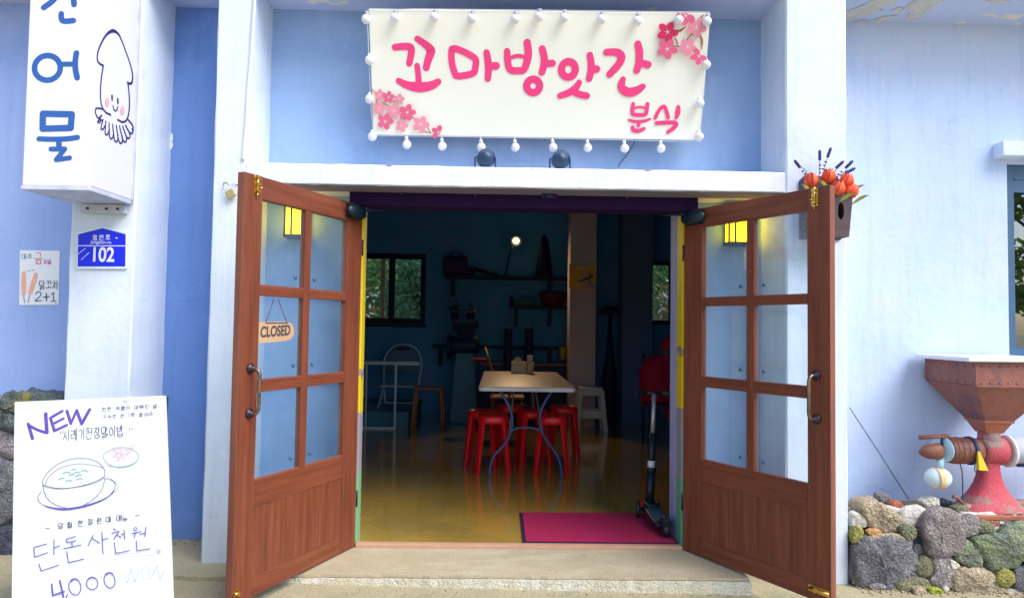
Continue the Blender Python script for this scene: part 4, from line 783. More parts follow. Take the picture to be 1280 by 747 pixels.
# front board with the oval hole
outer = [(x0,zt),(xb0,zb),(xb1,zb),(x1,zt)]; hc = (1.832, 2.065); hv = [(hc[0]+.019*math.cos(a), hc[1]+.050*math.sin(a)) for a in [2*math.pi*k/16 for k in range(16)]]
def onedge(a):                                            # ray from the hole to the board edge
    best = None
    for i in range(4):
        (ax, az), (bx_, bz_) = outer[i], outer[(i+1) % 4]; dx, dz = math.cos(a), math.sin(a); ex_, ez_ = bx_-ax, bz_-az
        det = dx*(-ez_)+ex_*dz
        if abs(det) < 1e-9: continue
        t = ((ax-hc[0])*(-ez_)+ex_*(az-hc[1]))/det; s_ = (dx*(az-hc[1])-dz*(ax-hc[0]))/det
        if t > 0 and -1e-6 <= s_ <= 1+1e-6 and (best is None or t < best): best = t
    return (hc[0]+best*math.cos(a), hc[1]+best*math.sin(a))
angs = sorted([2*math.pi*k/16 for k in range(16)]+[math.atan2(z-hc[1], x-hc[0]) % (2*math.pi) for x, z in outer]); N = len(angs)
fb = MB(); vs = []
for yy in (fy1, fy1+.012):
    vs += [(hc[0]+.019*math.cos(a), yy, hc[1]+.050*math.sin(a)) for a in angs]; vs += [(q[0], yy, q[1]) for q in (onedge(a) for a in angs)]
fs = []
for i in range(N):
    j = (i+1) % N
    fs += [(i, j, N+j, N+i), (2*N+i, 3*N+i, 3*N+j, 2*N+j), (i, 2*N+i, 2*N+j, j), (N+i, N+j, 3*N+j, 3*N+i)]
fb.add(vs, fs); fb.build('front_board', M['boxwood'], FB)
for s_, (xt, xb) in ((-1, (x0, xb0)), (1, (x1, xb1))):
    MB().prism([(xt-s_*.001, fy1+.0125, zt-.002), (xt-s_*.001, fy0-.0125, zt+.03), (xb-s_*.001, fy0-.0125, zb), (xb-s_*.001, fy1+.0125, zb)], (-s_*.012, 0, 0)).build('side_board', M['boxwood'], FB, bevel=.002)
MB().box(xb0+.014, xb1-.014, fy1+.013, fy0-.013, zb+.004, zb+.018).build('bottom_board', M['boxwood'], FB)
def tulip(px, py, y, tilt, label):
    c = at(px, py, y=y); t = thing('tulip', label, 'tulip', (c.x, c.y, zb+.02), 0, 'tulips in the flower box')
    MB().tube(cr([V((c.x*.8+1.78*.2, y+.01, zb+.02)), V((c.x*.9+1.78*.1, y, zb+.14)), c]), .004, 6).build('stem', M['stem'], t)
    ax = V((tilt, -.25, 1)).normalized(); e = ax.orthogonal().normalized(); f_ = ax.cross(e); rnd = random.Random(int(px))
    for k in range(6):
        a = k*math.pi/3+rnd.random()*.3; r0 = e*math.cos(a)+f_*math.sin(a); sd = ax.cross(r0); op = .85 if k % 2 else 1.1
        rows = [(-.034,.006,.010),(-.016,.028,.025),(.012,.034*op,.027),(.036,.030*op,.017),(.056,.022*op,.002)]
        p = MB(); vs = []
        for h, rr, wd in rows: vs += [c+ax*h+r0*(rr-.004)-sd*wd, c+ax*h+r0*(rr+.003), c+ax*h+r0*(rr-.004)+sd*wd]
        p.add(vs, [(i*3+j, i*3+j+1, (i+1)*3+j+1, (i+1)*3+j) for i in range(4) for j in range(2)], True); p.build('petal', M['tulip'], t, recalc=False)
    l_ = MB(); d = V((.8*(1 if tilt > 0 else -1), -.3, .75)).normalized(); b = c+V((0,0,-.07)); sd = V((.2,-.9,.1)).normalized()
    vs = []
    for k in range(6): tt = k/5; wv = .013*math.sin(math.pi*min(1, tt*.9+.1)); vs += [b+d*.12*tt+V((0,-.01,-.03*tt*tt))-V((0,.3,.9))*wv, b+d*.12*tt+V((0,-.02,-.03*tt*tt))+V((0,.3,.9))*wv]
    l_.add(vs, [(2*i, 2*i+1, 2*i+3, 2*i+2) for i in range(5)], True); l_.build('leaf', M['leaf'], t, recalc=False)
for a in ((1014.5,228,-.36,-.3,'small orange red tulip at the left end of the flower box'), (1036,223,-.37,-.1,'large orange red tulip in the middle of the flower box'), (1047,238,-.40,.1,'orange red tulip lowest beside the door edge in the flower box'), (1057.5,228.5,-.37,.15,'upright orange red tulip right of the middle in the flower box'), (1063,241,-.39,.4,'orange red tulip leaning over the right end of the flower box')): tulip(*a)
def lavender(base, tip, bend, label, n):
    t = thing('lavender_sprig', label, 'lavender', (at(*base, y=-.30).x, -.30, 2.12), 0, 'lavender sprigs in the flower box')
    a, b = at(*base, y=-.30), at(*tip, y=-.32); mid = (a+b)/2+V((bend,0,.01)); path = cr([V((a.x, -.30, 2.10)), a, mid, b], k=6)
    MB().tube(path, .0019, 5).build('stem', M['stem'], t)
    bl = MB(); rnd = random.Random(n); d = (path[-1]-path[-4]).normalized()
    for k in range(9):
        c = b-d*(.010*k if k < 6 else .010*k+.012*(k-4)); rr = .0068 if 0 < k < 6 else .0052
        for q in range(4): an = q*1.57+k*.6; u_ = d.orthogonal().normalized(); v_ = d.cross(u_); bl.ball(c+(u_*math.cos(an)+v_*math.sin(an))*rr*.75, rr*.75, (1,1,1.3), 6, 4)
    bl.build('bloom', M['lav'], t)
for i, a in enumerate((((1009,218),(993.5,201),-.012,'lavender sprig bending far left over the white pillar'), ((1024,218),(1024.6,188.5),.002,'upright lavender sprig with the long thin bloom'), ((1030,219),(1038.4,185.5),-.004,'tallest lavender sprig next to the long upright one'), ((1043,219),(1054,202),-.004,'short lavender sprig leaning right above the tulips'), ((1056,219),(1065.6,201.5),-.006,'lavender sprig second from the right with its bloom against the wall'), ((1060,222),(1068.5,210.5),-.008,'rightmost lavender sprig with the thickest bloom'))): lavender(*a, i)

# ------------------------------------------------------------------ stones
def stonemat(name, c, v, moss=None, mt=(.55,.7), speck=None):
    c, v = tuple(min(.7, x*q) for x, q in zip(c, (1.62,1.55,1.42))), tuple(min(.6, x*q) for x, q in zip(v, (1.5,1.42,1.32)))
    return mat(name, c, .92, v, 14, bump=1, bs=60, bd=.022, speck=.45, stain=moss or tuple(x*1.35 for x in c), ss=5, st=mt)
ST = {'blue': stonemat('dark_basalt', (.125,.13,.155), (.07,.075,.10)), 'tan': stonemat('tan_stone', (.30,.26,.20), (.21,.18,.14), (.30,.27,.08)), 'yellow': stonemat('yellow_mossy_stone', (.22,.21,.055), (.13,.14,.06)),
      'olive': stonemat('olive_stone', (.15,.155,.10), (.10,.11,.08), (.24,.20,.10)), 'slate': stonemat('speckled_slate', (.20,.18,.19), (.12,.11,.125), (.33,.32,.36), (.60,.66)), 'green': stonemat('green_mossy_stone', (.14,.185,.11), (.11,.13,.13), (.19,.24,.06)),
      'grey': stonemat('grey_stone', (.21,.20,.22), (.13,.125,.15)), 'pale': stonemat('pale_pebble', (.50,.48,.44), (.40,.38,.34)), 'orange': stonemat('orange_stone', (.45,.24,.09), (.34,.20,.10)), 'red': stonemat('red_brick_chip', (.34,.11,.06), (.26,.08,.05)),
      'lime': stonemat('lime_moss', (.24,.30,.04), (.16,.22,.03)), 'navy': stonemat('dark_stone', (.045,.05,.085), (.03,.035,.06)), 'pinkwhite': stonemat('pinkish_white_stone', (.60,.48,.42), (.50,.42,.38)), 'brick': stonemat('brick_slab', (.28,.12,.085), (.20,.09,.07))}
def blob(mb, poly, depth, rnd, bulge=1.0, back=.6):       # outline on a facing plane -> rounded stone of its own depth
    P_ = cr(poly, True, 5); n = len(P_); c = sum(P_, V((0,0,0)))/n; rings = []; P_ = [c+(p-c)*1.05 for p in P_]
    for s_, d in ((.55, back), (.86, back*.8), (1.0, back*.25), (1.0, -.20*bulge), (.965, -.36*bulge), (.88, -.44*bulge), (.58, -.475*bulge), (.2, -.48*bulge)):
        rings.append([c+(p-c)*(s_*(1+rnd.uniform(-.025, .025)))+V((0, depth*d+rnd.uniform(-.03, .03)*depth, 0)) for p in P_])
    from mathutils import noise
    out = []; size = max((p-c).length for p in P_); sd = V((rnd.uniform(0,50), rnd.uniform(0,50), rnd.uniform(0,50)))
    for i, rg in enumerate(rings):                         # subdivide the rings, then roughen with real relief
        out.append(rg)
        if i < len(rings)-1: out.append([(a+b)/2 for a, b in zip(rg, rings[i+1])])
    for rg in out:
        for p in rg:
            d = (p-c); L_ = d.length
            if L_ < 1e-6: continue
            f = noise.fractal(p*9+sd, .6, 2.1, 3)*.11*size+noise.cell(p*13+sd)*.03*size+noise.noise(p*75+sd)*.0035
            p += d/L_*f
    mb.loft(out, True)
    return mb
def P7(pts): return [(1050+x/4.757, 590+y/4.757) for x, y in pts]
SW = thing('stone_wall', 'low dry stone planter wall of mossy boulders under the rusty mill', 'stone wall', (2.6, -.1, -.15))
rs = random.Random(21)
def stone(par, name, pts, kind, y, depth, px=True, nm='stone', loose=None, bulge=1.0, back=.6):
    q = [at(a, b, y=y) for a, b in (P7(pts) if px else pts)]
    mb = blob(MB(), q, depth, rs, bulge, back); return mb
stones = [([(70,420),(100,380),(160,366),(250,362),(335,370),(390,420),(437,535),(425,590),(330,640),(240,662),(150,672),(78,655),(66,540)], 'blue', -.245, .16),
 ([(80,205),(140,158),(200,165),(250,195),(290,225),(348,272),(335,322),(250,342),(170,335),(140,300),(115,250)], 'tan', -.18, .18),
 ([(62,352),(98,320),(125,345),(118,398),(90,415),(66,405)], 'yellow', -.265, .06), ([(160,346),(200,336),(236,350),(226,372),(172,368)], 'orange', -.275, .05),
 ([(345,332),(378,304),(430,320),(433,368),(402,394),(357,372)], 'olive', -.27, .09), ([(400,398),(430,345),(488,332),(500,420),(488,475),(432,482)], 'navy', -.22, .10),
 ([(470,330),(505,270),(562,222),(650,222),(690,285),(694,440),(662,478),(530,488),(492,470),(484,400)], 'slate', -.27, .16), ([(690,288),(742,256),(802,266),(808,345),(722,380),(696,362)], 'grey', -.27, .09),
 ([(805,302),(850,280),(896,312),(892,350),(832,356),(808,345)], 'olive', -.28, .07), ([(755,380),(830,352),(890,345),(960,300),(1060,292),(1140,330),(1190,420),(1150,500),(1040,545),(950,564),(862,548),(820,500)], 'green', -.26, .17),
 ([(690,440),(722,395),(780,420),(822,470),(824,545),(792,558),(690,525),(662,492)], 'green', -.285, .09), ([(440,532),(470,497),(522,500),(537,560),(512,608),(450,608),(434,572)], 'olive', -.285, .08),
 ([(530,497),(600,486),(655,520),(652,600),(640,668),(560,676),(514,632),(536,580)], 'grey', -.285, .10), ([(645,516),(690,535),(697,560),(660,566)], 'pale', -.32, .04),
 ([(660,570),(740,553),(880,572),(932,650),(985,702),(862,716),(672,704),(650,640)], 'tan', -.29, .11), ([(915,592),(960,562),(1010,585),(1020,640),(976,680),(926,652)], 'yellow', -.31, .08),
 ([(1008,572),(1060,540),(1140,535),(1200,580),(1190,690),(1040,694),(1002,660)], 'blue', -.29, .11), ([(335,645),(430,605),(502,625),(528,697),(470,692),(350,706),(322,692)], 'olive', -.295, .10),
 ([(430,690),(470,674),(502,700),(488,732),(436,727)], 'tan', -.36, .06), ([(530,692),(572,680),(607,700),(590,726),(540,724)], 'lime', -.35, .05), ([(610,684),(634,676),(642,698),(618,706)], 'pale', -.34, .03),
 ([(170,668),(220,655),(262,668),(258,688),(180,690)], 'grey', -.31, .05), ([(266,676),(300,664),(324,682),(300,698),(270,694)], 'blue', -.31, .04), ([(405,592),(432,588),(440,612),(412,614)], 'pale', -.27, .03), ([(822,556),(880,560),(916,590),(900,606),(840,580)], 'grey', -.28, .05), ([(168,382),(240,364),(330,366),(385,386),(368,408),(240,430),(180,424)], 'tan', -.290, .045),
 ([(425,430),(455,415),(490,470),(480,492),(440,492)], 'grey', -.255, .06), ([(65,425),(78,420),(84,470),(70,500)], 'navy', -.22, .05)]
for pts, k, y, d in stones: stone(SW, 'stone', pts, k, y, d).build('stone', ST[k], SW)
for pts, y, d in (([(365,230),(440,200),(535,238),(535,290),(490,335),(425,322),(370,300)], -.205, .07), ([(58,235),(130,248),(146,300),(122,325),(58,335)], -.22, .06), ([(720,262),(745,240),(870,232),(990,246),(1120,250),(1180,300),(1120,350),(1040,310),(962,290),(930,335),(890,335),(860,290),(800,280)], -.225, .07), ([(955,690),(1060,684),(1180,690),(1180,716),(1000,716)], -.30, .05), ([(270,200),(360,215),(380,270),(330,262)], -.17, .06)):
    stone(SW, 'm', pts, None, y, d).build('mortar', M['mortar'], SW)
core = MB(); rnd = random.Random(2); n = 22; rows = [(-.12,-.30),(.06,-.225),(.17,-.205),(.232,-.17),(.246,-.10),(.252,.02),(.258,.155)]
core.add([(1.952+i*.11, y+rnd.uniform(-.012,.012), z+rnd.uniform(-.010,.010)+.035*(i/n)) for z, y in rows for i in range(n+1)], [(j*(n+1)+i, j*(n+1)+i+1, (j+1)*(n+1)+i+1, (j+1)*(n+1)+i) for j in range(len(rows)-1) for i in range(n)], True)
core.build('soil', M['gravel'], SW)
gr = MB(); rnd = random.Random(8)
for k in range(120): gr.ball((rnd.uniform(1.96, 3.3), rnd.uniform(-.17, .13), .252+.016*rnd.random()), rnd.uniform(.006, .017), (1.2,1,.7), 6, 4)
gr.build('grit', ST['tan'], SW)['kind'] = 'stuff'
for pts, k, y, d, lab in (([(217,112),(258,102),(291,128),(277,163),(226,156)], 'grey', -.02, .09, 'dark grey round loose stone on the planter beside the white pillar'), ([(294,165),(340,154),(372,198),(352,222),(302,206)], 'red', -.12, .08, 'red brown broken loose stone lying on the planter edge'),
 ([(468,150),(492,134),(540,124),(567,140),(562,192),(500,184)], 'pinkwhite', -.12, .09, 'pinkish white loose stone under the hanging pale blue cup'), ([(590,152),(620,140),(662,150),(692,178),(650,188),(598,176)], 'navy', -.06, .08, 'dark flat loose stone lying left of the mill foot'),
 ([(720,182),(770,166),(802,195),(782,226),(732,216)], 'tan', -.16, .07, 'tan loose stone touching the mill base plate'), ([(664,210),(705,196),(744,208),(742,240),(700,258)], 'olive', -.19, .07, 'olive flat loose stone on the planter edge below the mill'), ([(140,140),(172,120),(210,140),(205,165),(150,165)], 'tan', -.08, .07, 'tan loose stone nearest the white pillar on the planter')):
    q = [at(a_, b_2, y=y) for a_, b_2 in P7(pts)]; c = sum(q, V((0,0,0)))/len(q)
    dz = .262-min(p.z for p in q)                           # settle it on the soil
    o = blob(MB(), q, d, rs).build('loose_stone', ST[k]); o.location.z = max(-.02, min(.02, dz)); tag(o, lab, 'stone', 'loose stones on the planter')
SL2 = thing('stone_wall', 'taller rough stone wall with yellow moss on top behind the menu board', 'stone wall', (-3.2, -.05, -.05))
for pts, k, d in (([(-40,512),(0,502),(22,494),(38,485.5),(60,491),(84,498),(100,520),(60,536),(0,536),(-40,532)], 'yellow', .2), ([(-60,536),(14,538),(34,552),(30,572),(-60,570)], 'grey', .14), ([(-70,574),(24,572),(40,610),(34,648),(-70,652)], 'blue', .2), ([(-70,656),(30,652),(46,690),(30,722),(-70,720)], 'navy', .2), ([(36,540),(96,524),(104,590),(44,610)], 'blue', .2), ([(44,614),(104,596),(108,680),(50,690)], 'grey', .2), ([(-60,724),(60,700),(108,690),(108,745),(-60,750)], 'olive', .16)):
    q = [at(a_, b_2, y=-.05) for a_, b_2 in pts]; blob(MB(), q, d, rs).build('stone', stonemat('mossy_top_stone', (.09,.12,.12), (.05,.07,.09), (.30,.28,.04), (.56,.70)) if k == 'yellow' else ST[k], SL2)
MB().box(-4.6, -2.72, -.02, YW+.01, -.3, .88).build('core', M['gravel'], SL2, bevel=.03)

gv = MB(); rnd = random.Random(17)
for k in range(170):
    x_ = rnd.uniform(1.96, 3.4); y_ = -.30-abs(rnd.gauss(0,.07)); gv.ball((x_, y_, gz(x_)+.003), rnd.uniform(.003,.011), (1.2,1,.6), 6, 4)
for k in range(90):
    x_ = rnd.uniform(-1.3, 1.25); y_ = -.47-abs(rnd.gauss(0,.05)); gv.ball((x_, y_, gz(x_)+.002), rnd.uniform(.002,.006), (1.2,1,.6), 6, 4)
for k in range(60):
    x_ = rnd.uniform(-2.3, -1.4); y_ = .14-abs(rnd.gauss(0,.05)); gv.ball((x_, y_, -.026), rnd.uniform(.003,.008), (1.2,1,.6), 6, 4)
gv = gv.build('gravel', ST['tan']); gv['kind'] = 'stuff'; gv['label'] = 'loose grit along the foot of the walls and step'; gv['category'] = 'gravel'
# ------------------------------------------------------------------ old grain mill
MY = -.125
MX = at(1236, 540, y=MY).x
ML = thing('grain_mill', 'old rusty red grain mill with big square hopper under a white lid', 'mill', (MX, MY, .28))
hx0 = MX-.245; hw = .245
zt_ = at(1216, 452, y=MY-hw).z; zs_ = at(1216, 482, y=MY-hw).z; zk = at(1220, 527, y=MY-.08).z; zn = at(1225, 542, y=MY-.07).z
def sq_(h, z, hy=None): hy = hy or h; return [V((MX-h, MY-hy, z)), V((MX+h, MY-hy, z)), V((MX+h, MY+hy, z)), V((MX-h, MY+hy, z))]
hp = MB().loft([sq_(hw, zt_), sq_(hw, zs_)], False).loft([sq_(hw-.002, zs_-.001), sq_(.088, zk)], False)
hp.build('hopper', M['rust'], ML, bevel=.004)
MB().loft([sq_(.094, zk+.012), sq_(.094, zk-.006)], False).loft([sq_(.086, zk-.007), sq_(.052, zn)], False).build('hopper_neck', M['rustlight'], ML, bevel=.003)
seam = MB()
for s_ in (-1, 1): seam.bar((MX+s_*(hw+.001), MY-hw-.001, zt_-.01), (MX+s_*(hw+.001), MY-hw-.001, zs_), .012, .012)
seam.bar((MX-hw, MY-hw-.003, zs_), (MX+hw, MY-hw-.003, zs_), .008, .012); seam.build('seam', M['rust'], ML)
lx = at(1149, 440, y=MY+hw-.05).x
MB().box(lx, MX+hw+.06, MY-hw-.03, MY+hw+.005, zt_+.001, zt_+.027).build('lid', M['lid'], ML, bevel=.006)
zb_ = at(1230, 563, y=MY).z; k_ = .0049
def mx(px): return at(px, 563, y=MY).x
MB().lathe([(.055,-.075),(.078,-.070),(.086,-.05),(.088,.05),(.080,.07),(.05,.09)], (MX+.012, MY, zb_+.002), (1,0,0), 24).lathe([(.050,.0),(.062,.03),(.060,.10)], (MX, MY, zb_+.02), (0,0,1), 20).build('grinding_head', M['red_iron'], ML)
MB().lathe([(.070, mx(1182)),(.078, mx(1186)),(.080, mx(1200)),(.077, mx(1206)),(.079, mx(1210)),(.079, mx(1216)),(.074, mx(1222))], (0, MY, zb_), (1,0,0), 24).build('barrel', M['copper'], ML)
MB().lathe([(.081, mx(1209)),(.087, mx(1210)),(.087, mx(1213)),(.081, mx(1214))], (0, MY, zb_), (1,0,0), 24).build('clamp_ring', M['dark'], ML)
cc_ = V((mx(1176.5), MY-.01, zb_+.008)); dn = V((-.95,-.32,-.02)).normalized()
MB().lathe([(0,-.005),(.078,-.004),(.080,0),(.078,.005),(0,.005)], cc_, dn, 24).build('disc_plate', M['paleblue'], ML)
MB().lathe([(.048,.0),(.05,.02),(.045,.07),(.03,.105),(.012,.125),(0,.128)], (mx(1172), MY-.015, zb_-.003), (-1,-.05,-.04), 20).build('spindle_nose', M['copper'], ML)
MB().tube([(mx(1145.5), MY-.03, zb_+.082), (mx(1181), MY-.03, zb_+.092)], .0135, 10).build('handle_bar', M['copper'], ML)
MB().tube([(mx(1174), MY-.03, zb_+.085), (mx(1174), MY-.02, zb_+.02)], .008, 8).build('handle_stem', M['dark'], ML)
# hanging cup
cp = at(1172.5, 597, y=MY-.03); HC = MB().ball(cp, .066, (1.22,.95,1.0), 22, 12).build('hanging_cup', M['enamel'], ML)
MB().lathe([(.0655,-.018),(.0672,-.008),(.0672,.010),(.0655,.02)], cp+V((-.006,0,0)), (1,0,.04), 28).build('band', M['orange'], HC)
MB().tube([(cp.x+.006, cp.y, cp.z+.055), (cp.x+.014, cp.y, cp.z+.10), (cc_.x+.005, cc_.y-.005, cc_.z-.055)], [.030,.020,.020], 10).build('neck', M['paleblue'], HC)
# yellow tag and dangling wires
t0 = at(1224.5, 564, y=MY-.10); MB().loft([[V((t0.x-.008,MY-.094,t0.z)),V((t0.x+.008,MY-.094,t0.z)),V((t0.x+.008,MY-.086,t0.z)),V((t0.x-.008,MY-.086,t0.z))],[V((t0.x-.016,MY-.118,t0.z-.11)),V((t0.x+.042,MY-.118,t0.z-.112)),V((t0.x+.042,MY-.086,t0.z-.112)),V((t0.x-.016,MY-.086,t0.z-.11))]], False).build('yellow_tag', M['yellowtag'], ML, bevel=.004)
MB().tube(cr([(mx(1197), MY-.02, zb_-.07), (mx(1198.5), MY-.03, zb_-.15), (mx(1198.5), MY-.03, .262)]), .0032, 6).tube(cr([(mx(1212), MY-.05, zb_-.075), (mx(1211), MY-.05, zb_-.11), (mx(1214), MY-.05, zb_-.13), (mx(1212), MY-.05, zb_-.155)]), .003, 6).build('wire', M['darkcable'], ML)
rv = MB(); rnd = random.Random(6)
for k in range(9):
    xx_ = MX-hw+.03+k*(2*hw-.06)/8
    for zz_ in (zt_-.025, zs_+.018): rv.ball((xx_, MY-hw-.001, zz_), .0065, (1,.6,1), 6, 4)
for k in range(7):
    yy_ = MY-hw+.03+k*(2*hw-.06)/6
    for zz_ in (zt_-.025, zs_+.018): rv.ball((MX-hw-.001, yy_, zz_), .0065, (.6,1,1), 6, 4)
for k in range(8):
    a_ = k*math.pi/4+.3; rv.ball((MX-.062, MY+.066*math.cos(a_), zb_+.066*math.sin(a_)), .009, (.8,1,1), 6, 4); rv.ball((mx(1252), MY+.075*math.cos(a_), zb_+.075*math.sin(a_)), .009, (.8,1,1), 6, 4)
for xx_ in (MX-.14, MX-.07, MX+.07): rv.ball((xx_, MY-.105+.02*abs(xx_-MX)/.07, .298), .011, (1,1,.7), 7, 4)
rv.build('rivets', M['rust'], ML)['kind'] = 'stuff'
for a_, b_2 in ((1190, .0815), (1196, .083), (1203, .082)): MB().lathe([(b_2-.004, mx(a_)-.004),(b_2, mx(a_)-.002),(b_2, mx(a_)+.002),(b_2-.004, mx(a_)+.004)], (0, MY, zb_), (1,0,0), 24).build('barrel_rib', M['copper'], ML)
# pedestal: flared foot, arch, second leg to the right
prof = []
def foot(cx, w0, w1, z0, z1, cy, d0, d1, n=9):
    rr = []
    for i in range(n):
        t = i/(n-1); e = t**2.6; z = z0+(z1-z0)*t; w_ = w0+(w1-w0)*e; d = d0+(d1-d0)*e
        rr.append([V((cx+w_*math.copysign(abs(math.cos(a))**.7, math.cos(a)), cy+d*math.copysign(abs(math.sin(a))**.7, math.sin(a)), z)) for a in [2*math.pi*k/20 for k in range(20)]])
    return rr
zf = .288
MB().loft(foot(MX-.005, .055, .215, zb_-.05, zf, MY, .05, .135)).loft(foot(MX+.42, .05, .20, zb_-.10, zf, MY, .05, .135)).box(MX-.02, MX+.5, MY-.035, MY+.035, zf+.001, zf+.055).build('pedestal', M['red_iron'], ML, bevel=.01)
MB().box(MX-.19, MX+.75, MY-.15, MY+.16, zf-.030, zf-.001).build('base_plate', M['rustlight'], ML, bevel=.006)
MB().lathe([(.085,0),(.098,.004),(.098,.018),(.085,.022)], (mx(1256), MY, zb_), (1,0,0), 24).build('flange', M['lid'], ML)
MB().lathe([(.07,0),(.085,.02),(.075,.2),(.078,.5)], (mx(1259), MY, zb_+.005), (1,0,-.03), 20).build('drive_casing', M['pipe'], ML)
MB().bar((mx(1266), MY, zb_-.082), (mx(1266)+.4, MY, zb_-.085), .10, .012).build('belt_guard', M['dark'], ML)
for i, (a, b, lab) in enumerate(((1222, 1252, 'short reddish brick slab wedged under the left of the mill base'), (1254, 1300, 'long reddish brick slab under the mill base at the frame edge'))):
    p, q = at(a, 637, y=-.27), at(b, 637, y=-.27)
    tag(MB().box(p.x, q.x-.01, -.275+.01*i, -.13, .222+.0*i, .257).build('brick_slab', ST['brick'], bevel=.006), lab, 'brick', 'brick slabs under the mill')
tag(MB().tube(cr([at(1191,620,y=-.16), at(1197,622,y=-.16), at(1203,628,y=-.17)]), .011, 7).build('iron_scrap', M['rust']), 'small rusty bent iron scrap lying beside the mill foot', 'scrap iron')

# ------------------------------------------------------------------ inside: table and stools
TY0, TY1 = 1.84, 3.95
ta = [at(598, 483, y=TY0), at(720.5, 484, y=TY0)]; tz = ta[0].z-.0; xw = (ta[0].x+ta[1].x)/2; hwid = (ta[1].x-ta[0].x)/2
TB = thing('folding_table', 'long folding table with beige top and curved blue grey legs amid red stools', 'table', (xw, (TY0+TY1)/2, 0))
def rrect(x0, x1, y0, y1, r, z): return [V((cx+r*math.cos(a), cy+r*math.sin(a), z)) for cx, cy, s_ in ((x1-r,y1-r,0),(x0+r,y1-r,90),(x0+r,y0+r,180),(x1-r,y0+r,270)) for a in [R(s_+q*22.5) for q in range(5)]]
x0, x1 = xw-hwid, xw+hwid
MB().loft([rrect(x0, x1, TY0, TY1, .05, tz-.040), rrect(x0, x1, TY0, TY1, .05, tz-.004)], False).build('table_edge', M['tableedge'], TB, bevel=.004)
MB().loft([rrect(x0+.012, x1-.012, TY0+.012, TY1-.012, .045, tz-.003), rrect(x0+.012, x1-.012, TY0+.012, TY1-.012, .045, tz+.002)], False).build('tabletop', M['tabletop'], TB)
def legs(y):
    g_ = MB(); k = (y-CAM.y)/(1.95-CAM.y)
    for s_ in (0, 1):
        pts = [(624,487),(631,497),(638,512),(640.5,525),(638,541),(630,556),(618,570),(613,583),(612,597)] if not s_ else [(690,488),(682,500),(676,514),(675,526),(678,541),(687,556),(696,569),(701,583),(702.5,598)]
        P_ = [at(a, b, y=1.95) for a, b in pts]; z1 = P_[0].z; z0 = P_[-1].z
        g_.tube(cr([V((p.x, y, (p.z-z0)/(z1-z0)*(tz-.045)+.0)) for p in P_], k=4), .0125, 8)
    P_ = [at(a, b, y=1.95) for a, b in ((638.5,541),(647,537.6),(657,536.6),(668,538),(678,541.5))]
    g_.tube(cr([V((p.x, y, p.z+.02)) for p in P_], k=3), .010, 8)
    return g_
legs(1.95).build('leg_frame', M['blueleg'], TB); legs(3.75).build('leg_frame', M['blueleg'], TB)
for s_ in (-1, 1):
    MB().bar((xw+s_*.16, 1.97, .36), (xw+s_*.10, 2.55, tz-.045), .014, .008).build('brace', M['silver'], TB); MB().bar((xw+s_*.16, 3.73, .36), (xw+s_*.10, 3.15, tz-.045), .014, .008).build('brace', M['silver'], TB)
def plastic_stool():
    s = thing('plastic_stool', '', 'stool', (0,0,0), 0, 'red plastic stools under the table')
    H = .53; r = .145
    top = []
    for rr, z in ((.06,H-.012),(.09,H-.004),(.11,H),(r-.012,H),(r,H-.01),(r+.004,H-.05),(r+.001,H-.075),(r-.008,H-.075),(r-.008,H-.02),(.02,H-.02)):
        top.append([V((rr*math.copysign(abs(math.cos(a))**.72, math.cos(a)), rr*math.copysign(abs(math.sin(a))**.72, math.sin(a)), z)) for a in [2*math.pi*k/28 for k in range(28)]])
    MB().loft(top).build('seat', M['redstool'], s, True)
    for sx in (-1, 1):
        for sy in (-1, 1):
            a, b = V((sx*.105, sy*.105, H-.05)), V((sx*.148, sy*.148, 0)); d = V((sx, sy, 0)).normalized(); e = V((-d.y, d.x, 0))
            def rg(c, w_, t_): return [c-e*w_-d*t_, c+e*w_-d*t_, c+e*w_*.8+d*t_, c-e*w_*.8+d*t_]
            MB().loft([rg(a, .034, .012), rg((a+b)/2, .026, .012), rg(b, .021, .012)], False).build('leg', M['redstool'], s, True, bevel=.004)
    return s
st0 = plastic_stool()
for i, (x, y, a, lab) in enumerate(((-.195, 2.20, 4, 'front red plastic stool at the left front leg of the table'), (-.300, 2.53, -8, 'leftmost red plastic stool behind the front left one'), (-.02, 3.02, 6, 'farthest red plastic stool on the left side under the table'), (.365, 2.20, -5, 'front red plastic stool at the right front leg of the table'), (.205, 2.60, 10, 'red plastic stool in the middle gap between the curved table legs'), (.545, 2.98, 3, 'farthest red plastic stool on the right side under the table'))):
    if i == 0: st0.location = (x, y, 0); st0.rotation_euler = (0,0,R(a)); st0['label'] = lab
    else: dup(st0, (x, y, 0), R(a), lab)
nz0 = at(648, 461, y=3.72); NH = thing('napkin_holder', 'small wooden napkin box with rounded back on the table', 'napkin holder', (nz0.x, 3.72, tz))
MB().box(nz0.x-.085, nz0.x+.085, 3.68, 3.78, tz+.003, tz+.13).build('box', M['cardboard'], NH, bevel=.004)
MB().prism([(nz0.x+.05*math.cos(a)-.01, 3.775, tz+.131+.05*math.sin(a)) for a in [math.pi*k/8 for k in range(9)]], (0,-.012,0)).build('back', M['cardboard'], NH)
cx0 = at(662, 461, y=3.70).x; CS = thing('cup_stack', 'stack of paper cups beside the wooden napkin box', 'cups', (cx0, 3.70, tz))
MB().lathe([(.040,.003),(.050,.12),(.054,.122),(.054,.128),(.05,.128)], (cx0, 3.70, tz), n=18).build('cup', M['cup'], CS)
MB().lathe([(.03,.13),(.036,.20),(.039,.202),(.039,.206),(.03,.206)], (cx0, 3.70, tz), n=18).build('cup', M['cup'], CS)

